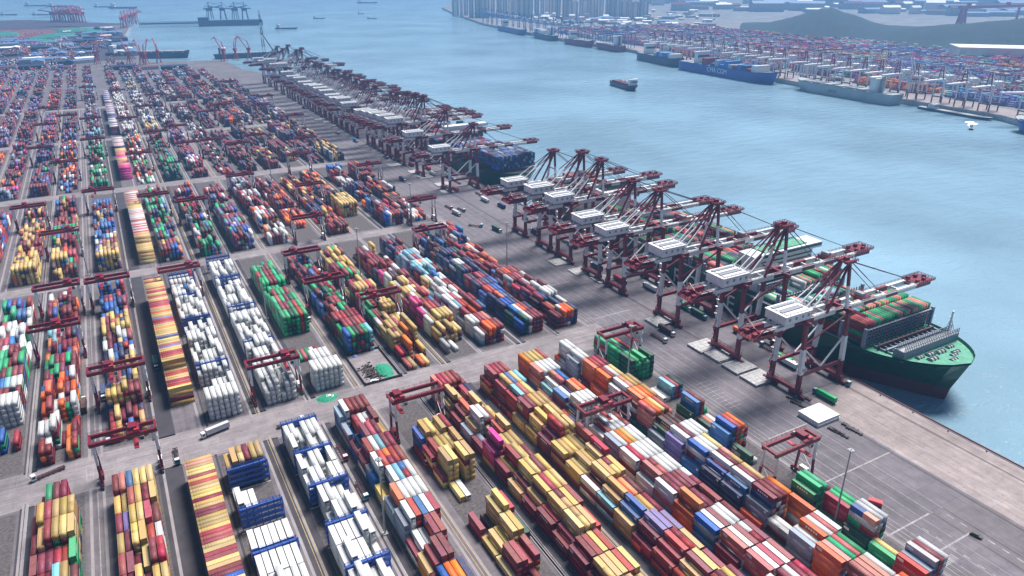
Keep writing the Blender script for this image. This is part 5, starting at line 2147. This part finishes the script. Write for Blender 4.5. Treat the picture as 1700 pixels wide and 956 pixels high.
HP = [(20, 40, 260, 200, 14, M_soil, 'wide dark stockpile at the upper left shore'), (70, 44, 240, 170, 12, M_soil, 'dark stockpile beside the red stackers'),
      (120, 42, 170, 130, 10, M_soil, 'dark stockpile right of the red stackers'), (30, 55, 150, 90, 12, M_soilr, 'reddish stockpile at the left edge'), (5, 60, 80, 60, 14, M_soilg, 'green netted stockpile at the left edge'),
      (100, 62, 100, 60, 14, M_soilg, 'bright green netted stockpile in the bulk yard'), (68, 72, 70, 44, 12, M_soilg, 'green netted stockpile nearest the container yard'), (128, 52, 90, 55, 12, M_soilg, 'farthest green netted stockpile'),
      (60, 62, 90, 50, 12, M_soilr, 'pinkish stockpile between the green nets'), (20, 68, 60, 40, 12, M_soilr, 'small red stockpile near the left edge')]
for i, (px_, py_, rx, ry, h, mm, lb) in enumerate(HP):
    heap('stockpile', px_, py_, rx, ry, h, mm, lb, seed=i)
for k in range(150):
    px_ = random.uniform(0, 222)
    py_ = random.uniform(47, 108)
    if px_ > 150 and py_ > 92:
        continue
    x_, y_ = G(px_, py_, 0)
    if x_ > 92 or y_ > 3300 or y_ < 1980:
        continue
    if px_ < 100 and py_ < 70:
        continue
    o = bpy.data.objects.new('warehouse', sheds[random.choice((1, 3, 1, 4, 4, 0))])
    COL.objects.link(o)
    o.location = (x_, y_, 0)
    o.rotation_euler = (0, 0, random.choice((0, R(90), R(20))))
    s_ = random.uniform(.35, .8)
    o.scale = (s_, s_, s_ * 1.3)
    tag(o, 'small shed among the clutter of the inner harbour, upper left', 'shed', 'sheds of the inner harbour')
# row of long sheds at the end of the yard
for k, px_ in enumerate((10, 55, 105, 205, 245, 290)):
    x_, y_ = G(px_, 115, 0)
    o = bpy.data.objects.new('warehouse', sheds[(3, 4)[k % 2]])
    COL.objects.link(o)
    o.location = (x_, y_, 0)
    o.scale = (.9, .8, .8)
    tag(o, 'long low warehouse closing off the container yard, %s from the left' % ORD[k], 'warehouse', 'warehouses behind the yard')

# ---------------------------------------------------------------- details in the near yard
# light masts
def make_mast():
    e = empty('light_mast')
    m = MB()
    m.cyl((0, 0, 0), (0, 0, 36), .42, M_grey, 10, .22)
    m.box(-1, 1, -1, 1, 0, .5, M_conc)
    m.obj('pole', e)
    m = MB()
    m.cyl((0, 0, 35.4), (0, 0, 35.6), .9, M_grey, 12)
    h = m.obj('lamp_ring', e)
    for k in range(8):
        a_ = k * math.pi / 4
        m = MB()
        m.box(1.1 * math.cos(a_) - .25, 1.1 * math.cos(a_) + .25, 1.1 * math.sin(a_) - .25, 1.1 * math.sin(a_) + .25, 35.0, 35.4, M_grey)
        m.obj('floodlight', h)
    return reg(e)


mast0 = make_mast()
MS = [(219.5, 133, 'beside green stacks near the quay road'), (211.5, 256, 'between the quayside stacks just before the cross road'), (62.5, 214, 'beside the red-white stacks near the reefers'),
      (62.8, 430, 'beside the green stacks beyond the cross road'), (212, 560, 'at the second cross road near the quay'), (136.5, 470, 'between maroon stacks beyond the road'), (234.5, 430, 'on the yard edge beside the apron, mid yard'),
      (-34.5, 566, 'behind the blue stacks left of the crosswise rank'), (236, 700, 'on the yard edge near the lone quay crane'), (136, 760, 'far down the yard among brown stacks')]
for i, (x, y, w_) in enumerate(MS):
    o = mast0 if i == 0 else dup(mast0, (0, 0, 0))
    o.location = (x, y, z3)
    tag(o, 'tall grey floodlight mast ' + w_, 'light mast', 'floodlight masts of the yard')


# trucks
def make_truck(cabm, loaded):
    e = empty('terminal_truck')
    m = MB()
    m.box(-1.2, 1.2, -8.2, -6.2, .9, 3.3, cabm)
    m.box(-1.15, 1.15, -8.25, -8.2, 2.0, 3.0, M_glass)
    m.box(-1.25, 1.25, -7.9, -6.6, 1.8, 2.9, M_glass)
    m.box(-1.0, 1.0, -8.1, -6.3, 3.3, 3.5, M_cwhite)
    m.obj('cab', e)
    m = MB()
    m.box(-.55, .55, -6.2, 6.4, .85, 1.25, M_dark)
    for k in range(6):
        m.box(-1.2, 1.2, -5.6 + k * 2.3, -5.3 + k * 2.3, 1.05, 1.35, M_dark)
    m.box(-1.2, -1.0, -5.6, 6.4, 1.1, 1.35, M_maroon)
    m.box(1.0, 1.2, -5.6, 6.4, 1.1, 1.35, M_maroon)
    m.obj('chassis', e)
    for x in (-1, 1):
        for y in (-7.4, -5.2, 4.0, 5.4):
            m = MB()
            m.cyl((x * .75, y, .5), (x * 1.15, y, .5), .5, M_rubber, 12)
            m.cyl((x * .74, y, .5), (x * 1.17, y, .5), .2, M_grey, 8)
            m.obj('wheel', e)
    return reg(e)


tk = {'w': make_truck(M_cwhite, 0), 'b': make_truck(mat('truck_paint_teal', (.05, .25, .35), .4), 0), 'r': make_truck(M_cred, 0)}
used = set()


def truck(x, y, rz, kind_, lab, load=None):
    p = tk[kind_]
    if kind_ in used:
        o = dup(p, (0, 0, 0))
    else:
        o = p
        used.add(kind_)
    o.location = (x, y, z3 + .004)
    o.rotation_euler = (0, 0, rz)
    o.scale = (.9, .9, .9)
    tag(o, lab, 'truck', 'terminal trucks')
    if load:
        c = bpy.data.objects.new('shipping_container', dett[load, LEN40])
        COL.objects.link(c)
        off = Vector((0, .4, 1.24))
        off.rotate(Matrix.Rotation(rz, 3, 'Z'))
        c.location = Vector((x, y, z3)) + off
        c.rotation_euler = (0, 0, rz)
        tag(c, '%s container on the %s' % (PAINT[load][0], lab.replace('terminal truck', 'truck').replace('white cabbed ', '').replace('teal cabbed ', '').replace('red cabbed ', '').replace(' along', '')), 'container', 'containers on trucks')


def gp(px_, py_):
    return G(px_, py_, 0)


TK = [((293, 758), 0, 'b', 'teal cabbed empty terminal truck on the cross road left of the crosswise stack', None),
      ((361, 718), -75, 'w', 'white cabbed terminal truck pulling a flat trailer across the cross road', 's'),
      ((259, 606), 0, 'b', 'blue-grey terminal truck beside the crosswise rank', 'v'),
      ((173, 655), 0, 'w', 'terminal truck loaded navy, left of the blue block', 'n'),
      ((181, 725), 0, 'b', 'small terminal truck below the yellow containers', None),
      ((141, 678), 180, 'r', 'maroon terminal truck beside the orange stacks', 'd'),
      ((85, 787), -72, 'w', 'terminal truck with low loader at the lower left on the cross road', None),
      ((507, 528), 8, 'w', 'terminal truck in the gap beside the green block', 'd'),
      ((480, 706), 90, 'w', 'small white terminal truck by the green tarpaulin', None),
      ((1092, 562), 2, 'w', 'empty terminal truck on the apron beside the pale hatch covers', None),
      ((1105, 552), 2, 'w', 'terminal truck with dark container beside the pale hatch covers', 'd'),
      ((788, 376), 40, 'b', 'empty terminal truck slewed on the apron past the lone crane', None),
      ((824, 383), 4, 'w', 'green loaded terminal truck on the apron', 'v'),
      ((757, 356), 4, 'w', 'terminal truck with silver load on the apron', 's'), ((765, 349), 3, 'b', 'dark terminal truck just ahead of the silver load', None), ((744, 345), 4, 'r', 'terminal truck at the apron edge in a pair', None),
      ((700, 330), 5, 'r', 'terminal truck on the apron near the lone crane, left', None), ((640, 262), 4, 'b', 'terminal truck on the far apron, first', None), ((668, 300), 4, 'w', 'terminal truck on the far apron, beside pads', 'n'),
      ((590, 235), 4, 'w', 'terminal truck on the far apron between cranes and stacks', 'b'), ((560, 222), 4, 'r', 'terminal truck on the far apron, small and dark', None),
      ((505, 180), 4, 'w', 'terminal truck far up the apron', 'n'),
      ((1390, 632), 3, 'b', 'teal truck under the quay crane nearest the bow', None), ((1300, 600), 3, 'w', 'truck below the first quay crane carrying green', 'G'), ((1248, 560), 3, 'w', 'truck under the second quay crane carrying green', 'G'),
      ((1180, 520), 3, 'w', 'truck under the third quay crane carrying green', 'v'), ((1100, 470), 3, 'r', 'truck under the fourth quay crane carrying maroon', 'm'),
      ((1010, 620), 0, 'w', 'truck in the lane behind the golden block', 'b'), ((700, 760), 0, 'r', 'truck in the lane beside the gravel-side block', 'm'),
      ((567, 752), 0, 'r', 'truck in the dark lane between reefers and red-white stacks', None), ((600, 815), 0, 'b', 'second truck down the dark lane beside the red-white stacks', None)]
for k in range(26):
    y_ = 200 + k * 24 + random.uniform(-6, 6)
    x_ = random.choice((287.5, 292, 297, 302, 306.5))
    ld = random.choice((None, 'G', 'm', 'v', 'w', 'r', 'n', 'o', None))
    kd = random.choice('wbr')
    truck(x_, y_, R(random.choice((0, 180)) + random.uniform(-2, 2)), kd,
          '%s truck under the quay cranes, %s along from the bow' % ({'w': 'white cabbed', 'b': 'teal cabbed', 'r': 'red cabbed'}[kd], ORD[k]), ld)
for (p_, rz, kd, lb, ld) in TK:
    x_, y_ = gp(*p_)
    truck(x_, y_, R(rz), kd, lb, ld)


# a car on the apron
def car(x, y, rz, bodym, lab):
    e = empty('parked_car', (x, y, z3 + .004), rz)
    m = MB()
    m.prism([(-.9, -2.2), (.9, -2.2), (.95, 2.1), (-.95, 2.1)], .35, .95, bodym)
    m.prism([(-.8, -1.0), (.8, -1.0), (.8, 1.5), (-.8, 1.5)], .95, 1.45, M_glass, bodym)
    m.obj('body', e)
    for sx in (-1, 1):
        for yy in (-1.4, 1.35):
            w = MB()
            w.cyl((sx * .75, yy, .33), (sx * .98, yy, .33), .33, M_rubber, 10)
            w.obj('wheel', e)
    tag(e, lab, 'car')


car(*gp(1620, 890), R(10), mat('car_paint_dark', (.08, .08, .07), .3), 'dark car driving on the wide quay road, lower right')
car(*gp(783, 635 - 14), R(75), M_cwhite, 'white car beside the rubble pit') if False else None
x_, y_ = gp(622, 634)
car(x_, y_, R(75), M_cwhite, 'white car on the cross road at the corner of the rubble pit')
x_, y_ = gp(547, 660)
car(x_, y_, R(80), M_cwhite, 'pale car on the cross road by the green tarpaulin heap')

# hatch covers lying on the apron
def hatch(x, y, n_, mm, lab):
    for k in range(n_):
        m = MB()
        m.box(-7.6, 7.6, -6.0, 6.0, 0, .55, mm)
        for q in range(4):
            m.box(-7.2, 7.2, -4.9 + q * 3.1, -4.5 + q * 3.1, .55, .66, mm)
        for q in (-5, 0, 5):
            m.box(q - .15, q + .15, -5.8, 5.8, .55, .64, mm)
        o = m.obj('hatch_cover', None, (x + random.uniform(-.15, .15), y + random.uniform(-.2, .2), z3 + .1 + k * .7))
        tag(o, lab + ((', topmost of the pile' if k == n_ - 1 else ', %s from the ground' % ORD[k]) if n_ > 1 else ''), 'hatch cover', 'hatch covers on the apron')


for k, (px_, py_) in enumerate(((1096, 534), (1169, 576), (1197, 591), (1227, 610), (1258, 629))):
    x_, y_ = G(px_, py_, 0)
    hatch(x_ , y_, 2, M_hatch, 'grey slatted cover by crane legs, %s from far end' % ORD[k])
x_, y_ = G(1359, 690, 1)
hatch(x_, y_, 4, M_hatchw, 'clean white hatch cover near the bow')
for k, (px_, py_) in enumerate(((964, 450), (930, 435), (1002, 463), (745, 318), (735, 306), (706, 294), (690, 285), (655, 274), (560, 208), (545, 202), (530, 198))):
    x_, y_ = G(px_, py_, 0)
    hatch(x_, y_, 1, M_hatch, 'distant grey hatch cover beside the rail, %s of those' % ORD[k])
x_, y_ = G(1452, 838, 0)
o = empty('red_trailer', (x_, y_, z3), R(30))
m = MB()
m.box(-1.3, 1.3, -2.6, 2.6, .7, 2.3, M_cred)
m.box(-1.1, 1.1, -2.3, 2.3, 2.3, 2.45, M_cred)
m.obj('body', o)
m = MB()
m.bar((0, 2.6, .8), (0, 4.4, .6), .2, M_dark)
m.obj('tow_bar', o)
for q in (-1, 1):
    w = MB()
    w.cyl((q * 1.0, 0, .45), (q * 1.35, 0, .45), .45, M_rubber, 10)
    w.obj('wheel', o)
tag(o, 'small red trailer standing alone on the quay road', 'trailer')
# empty chassis parked together on the apron
for k, (px_, py_, rz) in enumerate(((1388, 717, 5), (1395, 721, 5), (1411, 710, 5), (1418, 716, 5), (1318, 664, 8), (1334, 660, 4), (1325, 672, 6))):
    x_, y_ = G(px_, py_, 0)
    m = MB()
    m.box(-.5, .5, -4.2, 4.2, .5, .8, M_dark)
    for q in range(4):
        m.box(-1.2, 1.2, -3.8 + q * 2.4, -3.5 + q * 2.4, .6, .9, M_dark)
    o = empty('parked_chassis', (x_, y_, z3), R(rz))
    m.obj('frame', o)
    for q in (2.4, 3.6):
        for sx in (-1, 1):
            w = MB()
            w.cyl((sx * .7, q, .45), (sx * 1.1, q, .45), .45, M_rubber, 10)
            w.obj('wheel', o)
    tag(o, 'bare dark chassis parked near the white hatch covers, %s from the left' % ORD[k], 'chassis', 'chassis parked on the apron')

# rubble pit with tarpaulin
pit = empty('pit_fence', (101, 341, 0))
m = MB()
for (x0, x1, y0, y1) in ((-10.2, -9.8, -18, 18), (9.8, 10.2, -18, 18), (-9.8, 9.8, -18.2, -17.8), (-9.8, 9.8, 17.8, 18.2)):
    m.box(x0, x1, y0, y1, 0, 1.3, M_dark)
m.obj('panel', pit)
for q in ((-10, -18), (10, -18), (10, 18), (-10, 18)):
    m = MB()
    m.box(q[0] - .35, q[0] + .35, q[1] - .35, q[1] + .35, 0, 1.8, M_dark)
    m.obj('post', pit)
tag(pit, 'low dark fence round the rubble pit beside the cross road', 'fence')
b = MB()
b.quad([(91.4, 323.4, z3), (110.6, 323.4, z3), (110.6, 358.6, z3), (91.4, 358.6, z3)], M_road)
structure(b, 'pit_floor_ground')
rub = MB()
for k in range(220):
    a_ = random.uniform(0, 2 * math.pi)
    rr_ = abs(random.gauss(0, 1))
    x_, y_ = 97.5 + rr_ * 2.2 * math.cos(a_), 334 + rr_ * 5.2 * math.sin(a_)
    s_ = random.uniform(.25, .9)
    zt = max(0, 2.2 - rr_ * 1.1)
    rub.bar((x_ - s_, y_, zt * random.random()), (x_ + s_, y_ + random.uniform(-s_, s_), zt * random.random() + .5), s_ * .7, M_rubble if random.random() < .8 else M_dark)
tag(rub.obj('rubble'), 'heap of broken brown rubble in the fenced pit', 'rubble', None, 'stuff')
heap_at('green_tarpaulin', 105, 333, 4.6, 8.2, 1.6, M_net, 'green tarpaulin spread over a heap in the rubble pit', 'tarpaulin', None, 5, 26, 9)
heap_at('green_tarpaulin', 70, 321, 5.4, 4.0, 1.5, M_net, 'green tarpaulin heap at the foot of the white container block', 'tarpaulin', None, 6, 26, 9)
heap_at('blue_tarpaulin', 96, 356, 1.6, 1.8, 1.0, mat('tarpaulin_violet', (.18, .22, .5), .8), 'small bluish tarpaulin at the back corner of the rubble pit', 'tarpaulin', None, 7)

# ---------------------------------------------------------------- haze
hz = MB()
hz.box(-4200, 9500, -600, 9800, -31.5, 420, M_cwhite)
ho_ = hz.obj('haze')
hmn = bpy.data.materials.new('haze_air')
hmn.use_nodes = True
nt = hmn.node_tree
for n_ in list(nt.nodes):
    if n_.type != 'OUTPUT_MATERIAL':
        nt.nodes.remove(n_)
out = [n_ for n_ in nt.nodes if n_.type == 'OUTPUT_MATERIAL'][0]
pv = nt.nodes.new('ShaderNodeVolumePrincipled')
pv.inputs['Color'].default_value = (0.24, 0.54, 1.0, 1)
pv.inputs['Density'].default_value = 0.00014
pv.inputs['Anisotropy'].default_value = 0.2
nt.links.new(pv.outputs[0], out.inputs['Volume'])
ho_.data.materials.clear()
ho_.data.materials.append(hmn)
tag(ho_, 'pale blue sea haze over the port and the far shore', 'haze', None, 'stuff')

K = 1.11
bpy.context.view_layer.update()
for o in list(COL.objects):
    if o.parent is None and o.type != 'LIGHT':
        o.location = o.location * K
        if o.type != 'CAMERA' and o.name != 'haze':
            o.scale = o.scale * K
ho_.location = (0, 0, 0)
# prototypes were placed themselves; nothing is left at the origin
print('boxes', len(BOXES), 'objects', len(COL.objects))
